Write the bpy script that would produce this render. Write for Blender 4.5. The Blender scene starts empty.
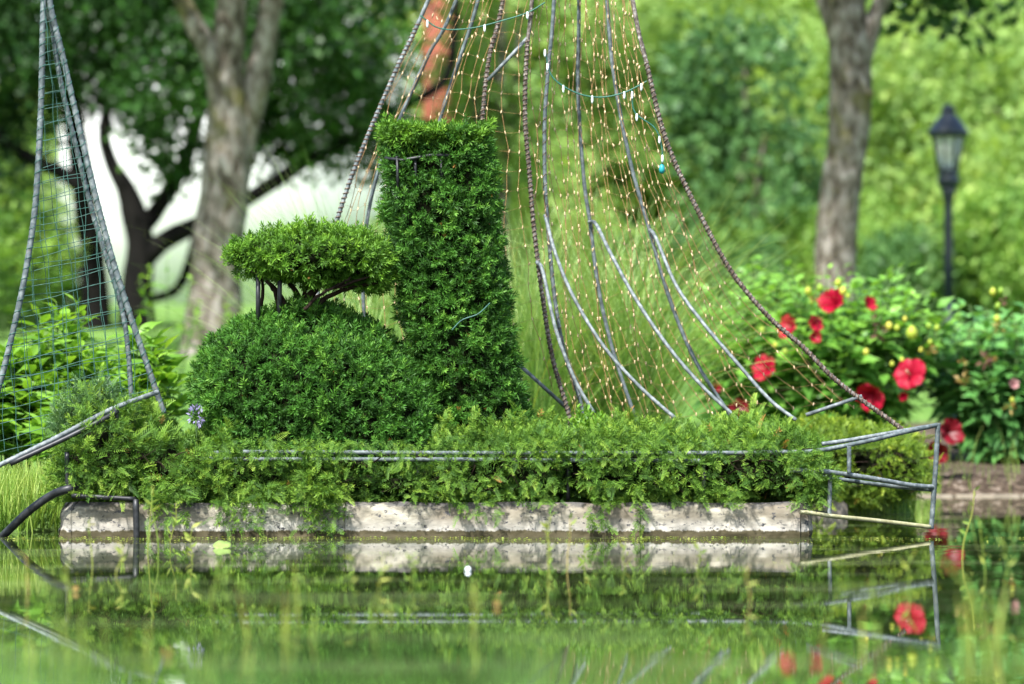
import bpy, math, random
import numpy as np
from mathutils import Vector
rng = np.random.default_rng(11)
random.seed(11)
sc = bpy.context.scene
COL = sc.collection
PI = math.pi
CAM_Z = 0.685          # the lens is 0.685 m above the water
FPX = 4000.0           # focal length in pixels of a 1024 px wide frame
HZ = 400.0             # picture row of the horizon

def at(px, py, Y):
    """point at distance Y that the survey of the photo puts at px, py"""
    return np.array([(px - 512.0) / FPX * Y, Y, CAM_Z + (HZ - py) / FPX * Y])

# ------------------------------------------------------------------ objects
def tag(o, label=None, cat=None, group=None, kind=None):
    if label: o['label'] = label
    if cat: o['category'] = cat
    if group: o['group'] = group
    if kind: o['kind'] = kind
    return o

def thing(name, label, cat, loc, group=None):
    o = bpy.data.objects.new(name, None)
    o.empty_display_size = 0.1
    COL.objects.link(o)
    o.location = [float(a) for a in loc]
    return tag(o, label, cat, group)

def root_loc(o):
    v = Vector((0, 0, 0))
    while o is not None:
        v += o.location
        o = o.parent
    return v

def mesh_data(name, V, F, mat, var=None, smooth=False):
    V = np.asarray(V, dtype=np.float32)
    me = bpy.data.meshes.new(name)
    if isinstance(F, np.ndarray):
        k = F.shape[1]
        starts = np.arange(len(F), dtype=np.int32) * k
        idx = F.astype(np.int32).ravel()
        n = len(F)
    else:
        lens = np.array([len(f) for f in F], dtype=np.int32)
        starts = np.concatenate(([0], np.cumsum(lens)[:-1])).astype(np.int32)
        idx = np.array([i for f in F for i in f], dtype=np.int32)
        n = len(F)
    me.vertices.add(len(V)); me.vertices.foreach_set('co', V.ravel())
    me.loops.add(len(idx)); me.loops.foreach_set('vertex_index', idx)
    me.polygons.add(n); me.polygons.foreach_set('loop_start', starts)
    if smooth: me.polygons.foreach_set('use_smooth', np.ones(n, dtype=bool))
    if var is not None:
        at_ = me.attributes.new('var', 'FLOAT', 'POINT')
        at_.data.foreach_set('value', np.asarray(var, dtype=np.float32))
    me.update(calc_edges=True)
    me.validate()
    if mat: me.materials.append(mat)
    return me

def part(name, geo, mat, parent=None, loc=None, var=None, smooth=False, label=None):
    """one mesh object; geo = (V, F) in world coordinates"""
    V, F = geo[0], geo[1]
    if len(geo) > 2 and var is None: var = geo[2]
    if parent is not None: base = np.array(root_loc(parent)); off = np.zeros(3)
    else: base = np.array(loc if loc is not None else (0, 0, 0), dtype=float); off = base
    me = mesh_data(name, np.asarray(V) - base, F, mat, var, smooth)
    o = bpy.data.objects.new(name, me)
    COL.objects.link(o)
    o.location = [float(a) for a in off]
    if parent is not None: o.parent = parent
    if label: o['label'] = label
    return o

def join(geos):
    Vs, Fs, Rs, n = [], [], [], 0
    arr = all(isinstance(g[1], np.ndarray) for g in geos) and len({g[1].shape[1] for g in geos}) == 1
    for g in geos:
        Vs.append(np.asarray(g[0], dtype=float))
        if arr: Fs.append(g[1] + n)
        else: Fs += [[int(i) + n for i in f] for f in g[1]]
        Rs.append(g[2] if len(g) > 2 else np.full(len(g[0]), .5))
        n += len(g[0])
    return np.concatenate(Vs), (np.concatenate(Fs) if arr else Fs), np.concatenate(Rs)

# ------------------------------------------------------------------ shapes
def spline(pts, n):
    P = np.asarray(pts, dtype=float)
    P = np.vstack([2 * P[0] - P[1], P, 2 * P[-1] - P[-2]])
    out = []
    segs = len(P) - 3
    for t in np.linspace(0, segs - 1e-6, n):
        i = int(t); f = t - i
        a, b, c, d = P[i], P[i + 1], P[i + 2], P[i + 3]
        out.append(.5 * ((2 * b) + (c - a) * f + (2 * a - 5 * b + 4 * c - d) * f * f + (3 * b - a - 3 * c + d) * f ** 3))
    return np.array(out)

def tube(pts, r, sides=8):
    """round bar with capped ends along pts"""
    P = np.asarray(pts, dtype=float); n = len(P)
    R = np.full(n, r) if np.isscalar(r) else np.asarray(r, dtype=float)
    T = np.gradient(P, axis=0); T /= np.linalg.norm(T, axis=1)[:, None] + 1e-12
    up = np.array([0, 0, 1.]) if abs(T[0][2]) < .9 else np.array([0, 1., 0])
    U = np.zeros_like(P)
    u = np.cross(T[0], up); u /= np.linalg.norm(u)
    for i in range(n):
        u = u - T[i] * np.dot(u, T[i]); u /= np.linalg.norm(u) + 1e-12
        U[i] = u
    W = np.cross(T, U)
    a = np.linspace(0, 2 * PI, sides, endpoint=False)
    V = P[:, None, :] + R[:, None, None] * (np.cos(a)[None, :, None] * U[:, None, :] + np.sin(a)[None, :, None] * W[:, None, :])
    V = V.reshape(-1, 3)
    i = np.arange(n - 1)[:, None] * sides; j = np.arange(sides)[None, :]; k = (j + 1) % sides
    F = np.stack([i + j, i + k, i + sides + k, i + sides + j], axis=-1).reshape(-1, 4)
    F = [list(map(int, f)) for f in F] + [list(range(sides - 1, -1, -1)), [int((n - 1) * sides + q) for q in range(sides)]]
    return V, F, np.full(len(V), .5)

def strand(pts, r, sides=4):
    V, F, R = tube(pts, r, sides)
    return V, np.array([f for f in F if len(f) == 4][:(len(pts) - 1) * sides]), R

def ribbed(pts, r, step=.009, amp=.06, sides=8):
    """reinforcing bar: the radius swells at every rib"""
    P = np.asarray(pts); L = np.linalg.norm(np.diff(P, axis=0), axis=1).sum()
    n = max(6, int(L / step))
    s = np.concatenate(([0], np.cumsum(np.linalg.norm(np.diff(P, axis=0), axis=1))))
    q = np.linspace(0, s[-1], n)
    Q = np.stack([np.interp(q, s, P[:, k]) for k in range(3)], 1)
    R = r * (1 + amp * np.where(np.arange(n) % 2 == 0, 1, -1) + .03 * rng.standard_normal(n))
    return tube(Q, R, sides)

def helix(pts, r, wire, pitch, sides=4):
    P = np.asarray(pts); s = np.concatenate(([0], np.cumsum(np.linalg.norm(np.diff(P, axis=0), axis=1))))
    n = int(s[-1] / pitch * 7)
    q = np.linspace(0, s[-1], n)
    Q = np.stack([np.interp(q, s, P[:, k]) for k in range(3)], 1)
    T = np.gradient(Q, axis=0); T /= np.linalg.norm(T, axis=1)[:, None]
    u = np.cross(T, np.array([0, 1., 0])); u /= np.linalg.norm(u, axis=1)[:, None]
    w = np.cross(T, u)
    ph = q / pitch * 2 * PI + .9 * np.sin(q * 9)
    Q = Q + (r + wire * .6) * (np.cos(ph)[:, None] * u + np.sin(ph)[:, None] * w)
    return strand(Q, wire, sides)

def box(c, s, rot=0.0, bev=0.0):
    c = np.asarray(c, float); h = np.asarray(s, float) / 2
    if bev <= 0:
        V = np.array([[x, y, z] for z in (-1, 1) for (x, y) in ((-1, -1), (1, -1), (1, 1), (-1, 1))]) * h
        F = [[3, 2, 1, 0], [4, 5, 6, 7], [0, 1, 5, 4], [1, 2, 6, 5], [2, 3, 7, 6], [3, 0, 4, 7]]
    else:
        ring = []
        for (zz, ins) in ((-h[2], bev), (-h[2] + bev, 0), (h[2] - bev, 0), (h[2], bev)):
            a, b = h[0] - ins, h[1] - ins
            ring.append([[-a + bev, -b], [a - bev, -b], [a, -b + bev], [a, b - bev], [a - bev, b], [-a + bev, b], [-a, b - bev], [-a, -b + bev]])
            ring[-1] = [[x, y, zz] for x, y in ring[-1]]
        V = np.array(sum(ring, []))
        F = [list(range(7, -1, -1)), list(range(24, 32))]
        for l in range(3):
            for k in range(8):
                F.append([l * 8 + k, l * 8 + (k + 1) % 8, l * 8 + 8 + (k + 1) % 8, l * 8 + 8 + k])
    ca, sa = math.cos(rot), math.sin(rot)
    M = np.array([[ca, -sa, 0], [sa, ca, 0], [0, 0, 1]])
    return V @ M.T + c, F, np.full(len(V), .5)

def lathe(c, prof, sides=12):
    c = np.asarray(c, float); V = []; F = []
    for (r, z) in prof:
        for k in range(sides):
            a = 2 * PI * k / sides + PI / sides
            V.append([c[0] + r * math.cos(a), c[1] + r * math.sin(a), c[2] + z])
    for i in range(len(prof) - 1):
        for k in range(sides):
            F.append([i * sides + k, i * sides + (k + 1) % sides, (i + 1) * sides + (k + 1) % sides, (i + 1) * sides + k])
    F.append(list(range(sides - 1, -1, -1))); F.append([(len(prof) - 1) * sides + k for k in range(sides)])
    return np.array(V), F, np.full(len(V), .5)

def nz(P, scale, seed=0, octs=2):
    """smooth wobble in about [-1, 1]"""
    r = np.random.default_rng(1000 + seed)
    out = np.zeros(len(P)); amp = 1.0; tot = 0
    for o in range(octs):
        for _ in range(5):
            k = r.standard_normal(3) / scale * (2 ** o) * 1.7
            out += amp * np.sin(P @ k + r.uniform(0, 6.28)) * .45
        tot += amp; amp *= .5
    return out / tot

def loft(levels, n=36, power=2.6, m=26, axis='z'):
    """closed body through levels (pos, ca, ra, cb, rb)"""
    L = spline(levels, m)
    a = np.linspace(0, 2 * PI, n, endpoint=False)
    c, s = np.cos(a), np.sin(a)
    sx = np.sign(c) * np.abs(c) ** (2 / power); sy = np.sign(s) * np.abs(s) ** (2 / power)
    V = []
    for (p, ca, ra, cb, rb) in L:
        ra = max(ra, .004); rb = max(rb, .004)
        A, B = ca + ra * sx, cb + rb * sy
        if axis == 'z': V.append(np.stack([A, B, np.full(n, p)], 1))
        else: V.append(np.stack([np.full(n, p), A, B], 1))
    V = np.concatenate(V)
    i = np.arange(m - 1)[:, None] * n; j = np.arange(n)[None, :]; k = (j + 1) % n
    F = np.stack([i + j, i + k, i + n + k, i + n + j], -1).reshape(-1, 4)
    c0, c1 = V[:n].mean(0), V[-n:].mean(0)
    V = np.vstack([V, c0, c1]); q0, q1 = len(V) - 2, len(V) - 1
    jj = np.arange(n); kk = (jj + 1) % n
    cap0 = np.stack([np.full(n, q0), kk, jj, jj], 1)
    cap1 = np.stack([np.full(n, q1), (m - 1) * n + jj, (m - 1) * n + kk, (m - 1) * n + kk], 1)
    T = np.concatenate([F[:, [0, 1, 2]], F[:, [0, 2, 3]], cap0[:, :3], cap1[:, :3]])
    cen = V.mean(0)
    N = np.cross(V[T[:, 1]] - V[T[:, 0]], V[T[:, 2]] - V[T[:, 0]])
    mid = V[T].mean(1)
    if np.mean(np.sum(N * (mid - cen), 1)) < 0: T = T[:, ::-1]
    return V, T

def sample(body, n, keep=None):
    V, T = body
    A, B, C = V[T[:, 0]], V[T[:, 1]], V[T[:, 2]]
    N = np.cross(B - A, C - A); ar = np.linalg.norm(N, axis=1) + 1e-12
    idx = rng.choice(len(T), n, p=ar / ar.sum())
    u, v = rng.random(n), rng.random(n); f = u + v > 1; u[f] = 1 - u[f]; v[f] = 1 - v[f]
    P = A[idx] + u[:, None] * (B - A)[idx] + v[:, None] * (C - A)[idx]
    return P, (N / ar[:, None])[idx]

def area(body):
    V, T = body
    return .5 * np.linalg.norm(np.cross(V[T[:, 1]] - V[T[:, 0]], V[T[:, 2]] - V[T[:, 0]]), axis=1).sum()

def unit(v): return v / (np.linalg.norm(v, axis=-1, keepdims=True) + 1e-12)

def scatter(temps, P, D, S, up=None, var=None, flat=0.0):
    """bake little templates (x side, y along, z face normal) at P along D"""
    n = len(P); D = unit(D)
    ref = rng.standard_normal((n, 3)) if up is None else up + .35 * rng.standard_normal((n, 3))
    X = unit(np.cross(D, ref)); Z = np.cross(X, D)
    if var is None: var = rng.random(n)
    which = rng.integers(0, len(temps), n)
    out = []
    for t, (TV, TF, TR) in enumerate(temps):
        m = which == t
        if not m.any(): continue
        p, x, y, z, s = P[m], X[m], D[m], Z[m], S[m]
        W = p[:, None] + s[:, None, None] * (TV[None, :, 0:1] * x[:, None] + TV[None, :, 1:2] * y[:, None] + TV[None, :, 2:3] * z[:, None])
        k = len(TV); cnt = len(p)
        F = (TF[None] + (np.arange(cnt) * k)[:, None, None]).reshape(-1, TF.shape[1])
        R = np.clip(var[m][:, None] * .72 + TR[None] * .28, 0, 1)
        R = np.where(var[m][:, None] > 1.0, 1.0, R)
        out.append((W.reshape(-1, 3), F, R.ravel()))
    return join(out)

# ---- templates
def needle_sprig(K=17, L=.046, nl=.027, w=.0056, seed=0):
    """yew shoot: needles all round, opening like a star at the tip"""
    r = np.random.default_rng(seed); V = []; F = []; R = []
    for j in range(K):
        t = (j + .5) / K; ph = j * 2.4 + r.uniform(-.3, .3)
        a = math.radians(78 - 50 * t + r.uniform(-8, 8))
        rad = np.array([math.cos(ph), 0, math.sin(ph)])
        d = np.array([0, math.cos(a), 0]) + rad * math.sin(a)
        b = np.array([0, L * t * .8, 0]); l = nl * (1 - .25 * t) * r.uniform(.8, 1.15)
        s = np.cross(d, rad + .4 * r.standard_normal(3)); s /= np.linalg.norm(s)
        q = len(V); V += [b, b + d * l * .45 + s * w * .5, b + d * l, b + d * l * .45 - s * w * .5]
        F.append([q, q + 1, q + 2, q + 3]); R += [.1 + .5 * t, .3 + .6 * t, .5 + .5 * t, .3 + .6 * t]
    return np.array(V), np.array(F), np.array(R)

def spray(K=30, L=.11, nl=.026, w=.0056, droop=.25, seed=0):
    """flat feathery shoot with a row of needles on either side"""
    r = np.random.default_rng(seed); V = []; F = []; R = []
    bend = r.uniform(-.25, .25)
    def pos(t): return np.array([bend * L * t * t, L * t, -droop * L * t * t])
    for j in range(K):
        t = (j // 2 + .7) / (K / 2 + .4); sd = 1 if j % 2 else -1
        b = pos(t); l = nl * (1.0 - .55 * t ** 2.5) * r.uniform(.8, 1.15)
        d = np.array([sd * (1 - .45 * t), .55 + .6 * t, r.uniform(.0, .35)]); d /= np.linalg.norm(d)
        s = np.cross(d, [0, 0, 1.]) + .5 * r.standard_normal(3) * .5; s /= np.linalg.norm(s)
        q = len(V); V += [b, b + d * l * .45 + s * w * .5, b + d * l, b + d * l * .45 - s * w * .5]
        F.append([q, q + 1, q + 2, q + 3]); R += [.05 + .6 * t, .2 + .7 * t, .3 + .7 * t, .2 + .7 * t]
    for k in range(4):
        a, b = pos(k / 4), pos((k + 1) / 4); s = np.array([.0013, 0, 0])
        q = len(V); V += [a - s, a + s, b + s * .8, b - s * .8]; F.append([q, q + 1, q + 2, q + 3]); R += [.1] * 4
    return np.array(V), np.array(F), np.array(R)

def leaf(L=1.0, W=.45, fold=.12, curl=.18, seed=0, pts=(0, .42, .5, .36, .16, 0)):
    """ovate leaf, folded along its midrib and curling down at the tip; base at the origin"""
    r = np.random.default_rng(seed); m = len(pts); V = []; F = []; R = []
    for i, wv in enumerate(pts):
        t = i / (m - 1); y = t * L * (1 - .1 * curl * t); z = -curl * L * t * t + .02 * r.standard_normal()
        wv = max(wv, .012)
        V += [[-wv * 2 * W / 2, y, z + fold * wv], [0, y, z], [wv * 2 * W / 2, y, z + fold * wv]]
        R += [.55, .35, .55]
    for i in range(m - 1):
        a = 3 * i
        F += [[a, a + 1, a + 4, a + 3], [a + 1, a + 2, a + 5, a + 4]]
    return np.array(V), np.array(F), np.array(R)

def leaf_clump(n=9, spread=1.0, size=.5, seed=0):
    r = np.random.default_rng(seed); V = []; F = []; R = []
    for _ in range(n):
        c = r.standard_normal(3) * spread * .45
        d = unit(c + .4 * r.standard_normal(3) + np.array([0, 0.2, 0])); x = unit(np.cross(d, r.standard_normal(3)))
        nn = np.cross(x, d); l = size * r.uniform(.7, 1.2); w = l * .33; q = len(V)
        V += [c, c + d * l * .45 + x * w + nn * .1 * l, c + d * l, c + d * l * .45 - x * w + nn * .1 * l]
        F.append([q, q + 1, q + 2, q + 3]); v = r.random(); R += [v] * 4
    return np.array(V), np.array(F), np.array(R)

SPRIGS = [needle_sprig(seed=i) for i in range(6)]
SPRAYS = [spray(seed=i, L=.045 + .008 * i, K=12 + 2 * i, nl=.024, w=.0040, droop=.15) for i in range(6)] + [needle_sprig(K=17, L=.046, nl=.026, w=.0045, seed=20 + i) for i in range(8)]
CLUMPS = [leaf_clump(seed=i) for i in range(8)]
LEAVES = [leaf(seed=i, curl=.12 + .06 * i, W=.42 + .03 * (i % 3)) for i in range(5)]
LONG_LEAVES = [leaf(seed=10 + i, W=.30 + .03 * (i % 3), curl=.2 + .08 * i, pts=(0, .3, .48, .46, .3, .12, 0)) for i in range(5)]

# ------------------------------------------------------------------ materials
def new_mat(name):
    m = bpy.data.materials.new(name); m.use_nodes = True
    nt = m.node_tree; nt.nodes.clear()
    return m, nt

def node(nt, t, **kw):
    n = nt.nodes.new(t)
    for k, v in kw.items(): setattr(n, k, v)
    return n

def ramp(nt, stops, src=None):
    r = node(nt, 'ShaderNodeValToRGB'); e = r.color_ramp.elements
    while len(e) < len(stops): e.new(.5)
    for el, (p, c) in zip(e, stops):
        el.position = p; el.color = (c[0], c[1], c[2], 1)
    if src is not None: nt.links.new(src, r.inputs[0])
    return r

def noise(nt, scale, detail=4, rough=.55, coord='Object', stretch=None, dist=0.0):
    tc = node(nt, 'ShaderNodeTexCoord'); n = node(nt, 'ShaderNodeTexNoise')
    n.inputs['Scale'].default_value = scale; n.inputs['Detail'].default_value = detail
    n.inputs['Roughness'].default_value = rough; n.inputs['Distortion'].default_value = dist
    if stretch:
        mp = node(nt, 'ShaderNodeMapping'); mp.inputs['Scale'].default_value = stretch
        nt.links.new(tc.outputs[coord], mp.inputs[0]); nt.links.new(mp.outputs[0], n.inputs['Vector'])
    else: nt.links.new(tc.outputs[coord], n.inputs['Vector'])
    return n

def mixc(nt, f, a, b, mode='MIX'):
    m = node(nt, 'ShaderNodeMix', data_type='RGBA', blend_type=mode)
    for s, v in ((m.inputs[0], f), (m.inputs[6], a), (m.inputs[7], b)):
        if hasattr(v, 'is_linked') or hasattr(v, 'links'): nt.links.new(v, s)
        elif isinstance(v, (int, float)): s.default_value = v
        else: s.default_value = (v[0], v[1], v[2], 1)
    return m.outputs[2]

def leaf_mat(name, cols, transl=.3, rough=.5, spec=.3, gain=1.0):
    m, nt = new_mat(name)
    a = node(nt, 'ShaderNodeAttribute', attribute_name='var')
    n = len(cols)
    r = ramp(nt, [(p, tuple(min(1, x * gain) for x in c)) for p, c in cols], a.outputs['Fac'])
    p = node(nt, 'ShaderNodeBsdfPrincipled')
    p.inputs['Roughness'].default_value = rough
    p.inputs['Specular IOR Level'].default_value = spec
    nt.links.new(r.outputs[0], p.inputs['Base Color'])
    tr = node(nt, 'ShaderNodeBsdfTranslucent')
    tc = mixc(nt, 1.0, r.outputs[0], (1.25, 1.15, .55), 'MULTIPLY')
    nt.links.new(tc, tr.inputs[0])
    mx = node(nt, 'ShaderNodeMixShader'); mx.inputs[0].default_value = transl
    nt.links.new(p.outputs[0], mx.inputs[1]); nt.links.new(tr.outputs[0], mx.inputs[2])
    out = node(nt, 'ShaderNodeOutputMaterial'); nt.links.new(mx.outputs[0], out.inputs[0])
    return m

def surf_mat(name, stops, scale, rough=.7, metal=0.0, bump=.3, bdist=.01, stretch=None, detail=5, spec=.4, coord='Object', second=None):
    m, nt = new_mat(name)
    n = noise(nt, scale, detail, .6, coord, stretch)
    c = ramp(nt, stops, n.outputs[0]).outputs[0]
    if second:   # (scale, lo, hi, colour, stretch)
        s2, lo, hi, col, st2 = second
        n2 = noise(nt, s2, 5, .65, coord, st2)
        f = ramp(nt, [(lo, (0, 0, 0)), (hi, (1, 1, 1))], n2.outputs[0]).outputs[0]
        c = mixc(nt, f, c, col)
    p = node(nt, 'ShaderNodeBsdfPrincipled')
    p.inputs['Roughness'].default_value = rough; p.inputs['Metallic'].default_value = metal
    p.inputs['Specular IOR Level'].default_value = spec
    nt.links.new(c, p.inputs['Base Color'])
    if bump:
        b = node(nt, 'ShaderNodeBump'); b.inputs['Strength'].default_value = bump; b.inputs['Distance'].default_value = bdist
        nt.links.new(n.outputs[0], b.inputs['Height']); nt.links.new(b.outputs[0], p.inputs['Normal'])
    out = node(nt, 'ShaderNodeOutputMaterial'); nt.links.new(p.outputs[0], out.inputs[0])
    return m

M = {}
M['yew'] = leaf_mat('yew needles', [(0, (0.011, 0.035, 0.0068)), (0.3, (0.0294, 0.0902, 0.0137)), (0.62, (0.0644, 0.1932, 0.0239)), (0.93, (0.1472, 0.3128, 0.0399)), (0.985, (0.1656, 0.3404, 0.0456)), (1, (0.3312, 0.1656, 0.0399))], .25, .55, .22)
M['yew_top'] = leaf_mat('lighter yew needles', [(0, (0.02, 0.055, 0.008)), (0.35, (0.055, 0.14, 0.016)), (0.7, (0.12, 0.27, 0.024)), (0.985, (0.21, 0.38, 0.04)), (1, (0.38, 0.2, 0.056))], .25, .55, .22)  # lighter greens than the main yew
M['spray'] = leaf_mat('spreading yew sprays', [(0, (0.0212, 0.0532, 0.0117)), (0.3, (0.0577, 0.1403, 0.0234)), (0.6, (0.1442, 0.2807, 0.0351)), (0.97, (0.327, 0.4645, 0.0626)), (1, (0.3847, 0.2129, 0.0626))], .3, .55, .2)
M['spray_yellow'] = leaf_mat('yellow green clipped sprays', [(0, (0.0481, 0.0909, 0.0135)), (0.35, (0.1069, 0.2032, 0.0192)), (0.7, (0.2352, 0.3421, 0.0289)), (0.97, (0.4277, 0.4918, 0.0481)), (1, (0.5346, 0.3529, 0.0577))], .3, .5, .3)
M['spray_blue'] = leaf_mat('blue green juniper sprays', [(0, (.02, .05, .02)), (.35, (.05, .12, .04)), (.7, (.11, .22, .07)), (.97, (.2, .33, .1)), (1, (.36, .22, .10))], .25, .45, .35)
M['broad'] = leaf_mat('bright broad leaves', [(0, (.05, .13, .015)), (.4, (.12, .27, .03)), (.75, (.22, .42, .045)), (1, (.38, .55, .08))], .4, .4, .4)
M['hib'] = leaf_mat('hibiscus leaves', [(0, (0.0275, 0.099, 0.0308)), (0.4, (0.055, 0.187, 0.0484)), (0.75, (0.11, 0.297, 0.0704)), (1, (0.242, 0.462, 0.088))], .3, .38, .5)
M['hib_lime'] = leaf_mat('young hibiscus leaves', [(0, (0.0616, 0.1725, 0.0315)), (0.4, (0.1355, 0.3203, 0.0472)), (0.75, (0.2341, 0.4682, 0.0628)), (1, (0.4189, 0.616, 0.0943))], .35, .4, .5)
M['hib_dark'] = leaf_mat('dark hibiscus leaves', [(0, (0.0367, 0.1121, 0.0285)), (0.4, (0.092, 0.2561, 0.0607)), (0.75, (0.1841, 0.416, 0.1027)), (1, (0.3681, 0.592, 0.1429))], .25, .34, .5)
M['blade'] = leaf_mat('ornamental grass blades', [(0, (0.0873, 0.1782, 0.0468)), (0.4, (0.1871, 0.3326, 0.0802)), (0.75, (0.3243, 0.4752, 0.147)), (1, (0.5239, 0.6178, 0.294))], .35, .45, .4)
M['turf'] = leaf_mat('lawn blades', [(0, (.06, .15, .03)), (.5, (.12, .25, .05)), (1, (.2, .34, .09))], .35, .5, .3)
M['shoregrass'] = leaf_mat('shore grass blades', [(0, (0.1, 0.2125, 0.0312)), (0.5, (0.225, 0.375, 0.0562)), (1, (0.45, 0.525, 0.15))], .4, .5, .3)
M['lime'] = leaf_mat('sunny tree leaves', [(0, (0.1095, 0.209, 0.0586)), (0.4, (0.2482, 0.4057, 0.1076)), (0.75, (0.4381, 0.59, 0.1661)), (1, (0.6718, 0.7376, 0.3126))], .45, .5, .3)
M['mid'] = leaf_mat('green tree leaves', [(0, (0.07, 0.1586, 0.0337)), (0.4, (0.1476, 0.2908, 0.059)), (0.75, (0.2797, 0.4493, 0.0927)), (1, (0.4663, 0.5947, 0.1686))], .42, .5, .3)
M['bluegreen'] = leaf_mat('blue green tree leaves', [(0, (0.0242, 0.0751, 0.0256)), (0.4, (0.0565, 0.1417, 0.0416)), (0.75, (0.1111, 0.2334, 0.0672)), (1, (0.222, 0.3502, 0.112))], .25, .5, .3)
M['dark'] = leaf_mat('dark maple leaves', [(0, (0.0068, 0.0243, 0.0054)), (0.4, (0.0149, 0.0513, 0.0086)), (0.75, (0.0378, 0.1148, 0.0151)), (1, (0.108, 0.2565, 0.0324))], .22, .45, .35)  # greens darkened so the maple crown's shade is in the leaf colour
M['petal'] = leaf_mat('red petals', [(0, (0.085, 0.0008, 0.0048)), (0.35, (0.221, 0.0017, 0.0131)), (1, (0.34, 0.0034, 0.0268))], .12, .5, .15)
M['petal_deep'] = leaf_mat('deep red petals', [(0, (0.0425, 0.0008, 0.0034)), (0.5, (0.1275, 0.0017, 0.0068)), (1, (0.221, 0.0034, 0.0136))], .15, .45, .3)
M['petal_pale'] = leaf_mat('faded pink petals', [(0, (.25, .10, .11)), (1, (.42, .24, .23))], .3, .5, .3)
M['bud'] = leaf_mat('yellow green buds', [(0, (.20, .36, .04)), (.5, (.36, .45, .05)), (1, (.55, .52, .08))], .25, .45, .3)
M['purple'] = leaf_mat('lilac florets', [(0, (0.192, 0.168, 0.372)), (1, (0.36, 0.348, 0.48))], .2, .5, .3)
M['reed'] = leaf_mat('water weed stems', [(0, (.10, .20, .03)), (.4, (.22, .32, .05)), (.8, (.36, .40, .08)), (1, (.45, .33, .12))], .35, .5, .3)
M['padleaf'] = leaf_mat('pale pond leaves', [(0, (.14, .26, .06)), (.6, (.26, .40, .11)), (1, (.48, .46, .08))], .3, .4, .4)
M['ochre'] = leaf_mat('dead ochre leaves', [(0, (.20, .12, .03)), (1, (.34, .25, .07))], .3, .5, .3)

M['brown'] = leaf_mat('withered brown petals', [(0, (.05, .025, .02)), (1, (.16, .09, .06))], .1, .8, .1)
M['stamen'] = surf_mat('stamen', [(0, (.6, .35, .25)), (1, (.8, .6, .4))], 30, .6, bump=0)
M['bark'] = surf_mat('mottled bark', [(.30, (.030, .024, .018)), (.42, (.085, .070, .055)), (.50, (.16, .138, .115)), (.60, (.25, .225, .20)), (.70, (.37, .345, .32))], 7.5, .9, bump=1.0, bdist=.05, detail=7, stretch=(1.5, 1.5, .75), spec=.1, second=(3.0, .54, .68, (.13, .12, .05), (1, 1, .7)))
M['bark_dark'] = surf_mat('near black bark', [(.3, (.003, .003, .003)), (.7, (.010, .009, .008))], 5, .9, bump=.8, bdist=.03, stretch=(1.5, 1.5, .4), spec=.1)  # bark colour kept near black all over
M['twig'] = surf_mat('dark yew wood', [(.3, (.006, .004, .003)), (.7, (.04, .026, .019))], 22, .9, bump=.6, bdist=.004, spec=.1)
M['core'] = surf_mat('shade dark core', [(.3, (.004, .006, .003)), (.7, (.016, .018, .009))], 30, 1, bump=.6, bdist=.01, spec=0)  # near black filler; the shade inside the shrubs is put into its colour
M['stemgreen'] = surf_mat('green plant stems', [(.3, (.05, .10, .03)), (.7, (.10, .17, .05))], 12, .7, bump=0, spec=.3)
M['steel_rusty'] = surf_mat('rust streaked bar', [(.3, (.025, .018, .014)), (.48, (.085, .068, .055)), (.60, (.20, .18, .165)), (.75, (.42, .41, .39))], 60, .75, .1, .3, .002)
M['steel'] = surf_mat('weathered grey steel', [(.3, (.035, .048, .05)), (.5, (.09, .115, .12)), (.72, (.22, .255, .255))], 26, .7, .15, .4, .003, second=(60, .60, .74, (.16, .08, .045), None))
M['steel_pale'] = surf_mat('pale galvanised pipe', [(.3, (.06, .075, .08)), (.5, (.14, .165, .17)), (.72, (.30, .33, .335))], 30, .66, .15, .3, .002, second=(48, .60, .76, (.09, .085, .08), None))
M['steel_dark'] = surf_mat('black painted steel', [(.3, (.006, .007, .008)), (.7, (.035, .038, .042))], 25, .45, .2, .3, .002)
M['rust_wire'] = surf_mat('rusty binding wire', [(.3, (.022, .011, .007)), (.46, (.075, .042, .027)), (.58, (.19, .14, .10)), (.72, (.5, .46, .40))], 70, .8, .1, .2, .001)
M['algae_pipe'] = surf_mat('algae stained pipe', [(.3, (.20, .19, .09)), (.55, (.36, .35, .20)), (.75, (.5, .5, .36))], 22, .7, .1, .3, .002)
M['green_wire'] = surf_mat('green coated wire', [(.3, (.018, .06, .05)), (.7, (.05, .15, .12))], 50, .45, 0, 0)
M['green_cord'] = surf_mat('green light cord', [(.3, (.01, .06, .04)), (.7, (.03, .15, .10))], 50, .5, 0, 0)
M['amber_cord'] = surf_mat('copper brown cord', [(.3, (.20, .10, .035)), (.7, (.42, .25, .10))], 60, .5, 0, 0)
M['bulb'] = surf_mat('cream amber bulbs', [(.3, (.44, .30, .14)), (.7, (.64, .51, .32))], 90, .25, 0, 0, spec=.6)
M['bulb_white'] = surf_mat('frosted white bulbs', [(.3, (.7, .8, .8)), (.7, (.85, .9, .9))], 90, .25, 0, 0, spec=.6)
M['plug'] = surf_mat('teal plug', [(.3, (.01, .16, .18)), (.7, (.02, .3, .33))], 40, .4, 0, 0)
M['lamp_paint'] = surf_mat('blue black lamp paint', [(.3, (.012, .018, .028)), (.7, (.03, .042, .06))], 8, .38, .1, .1, .002, spec=.5)
M['wall'] = surf_mat('white rendered wall', [(.3, (.74, .74, .75)), (.7, (.84, .84, .84))], 1.2, .8, bump=.1)
M['roof'] = surf_mat('grey roof slates', [(.3, (.10, .10, .11)), (.7, (.2, .2, .21))], 3, .8, bump=.2)
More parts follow.
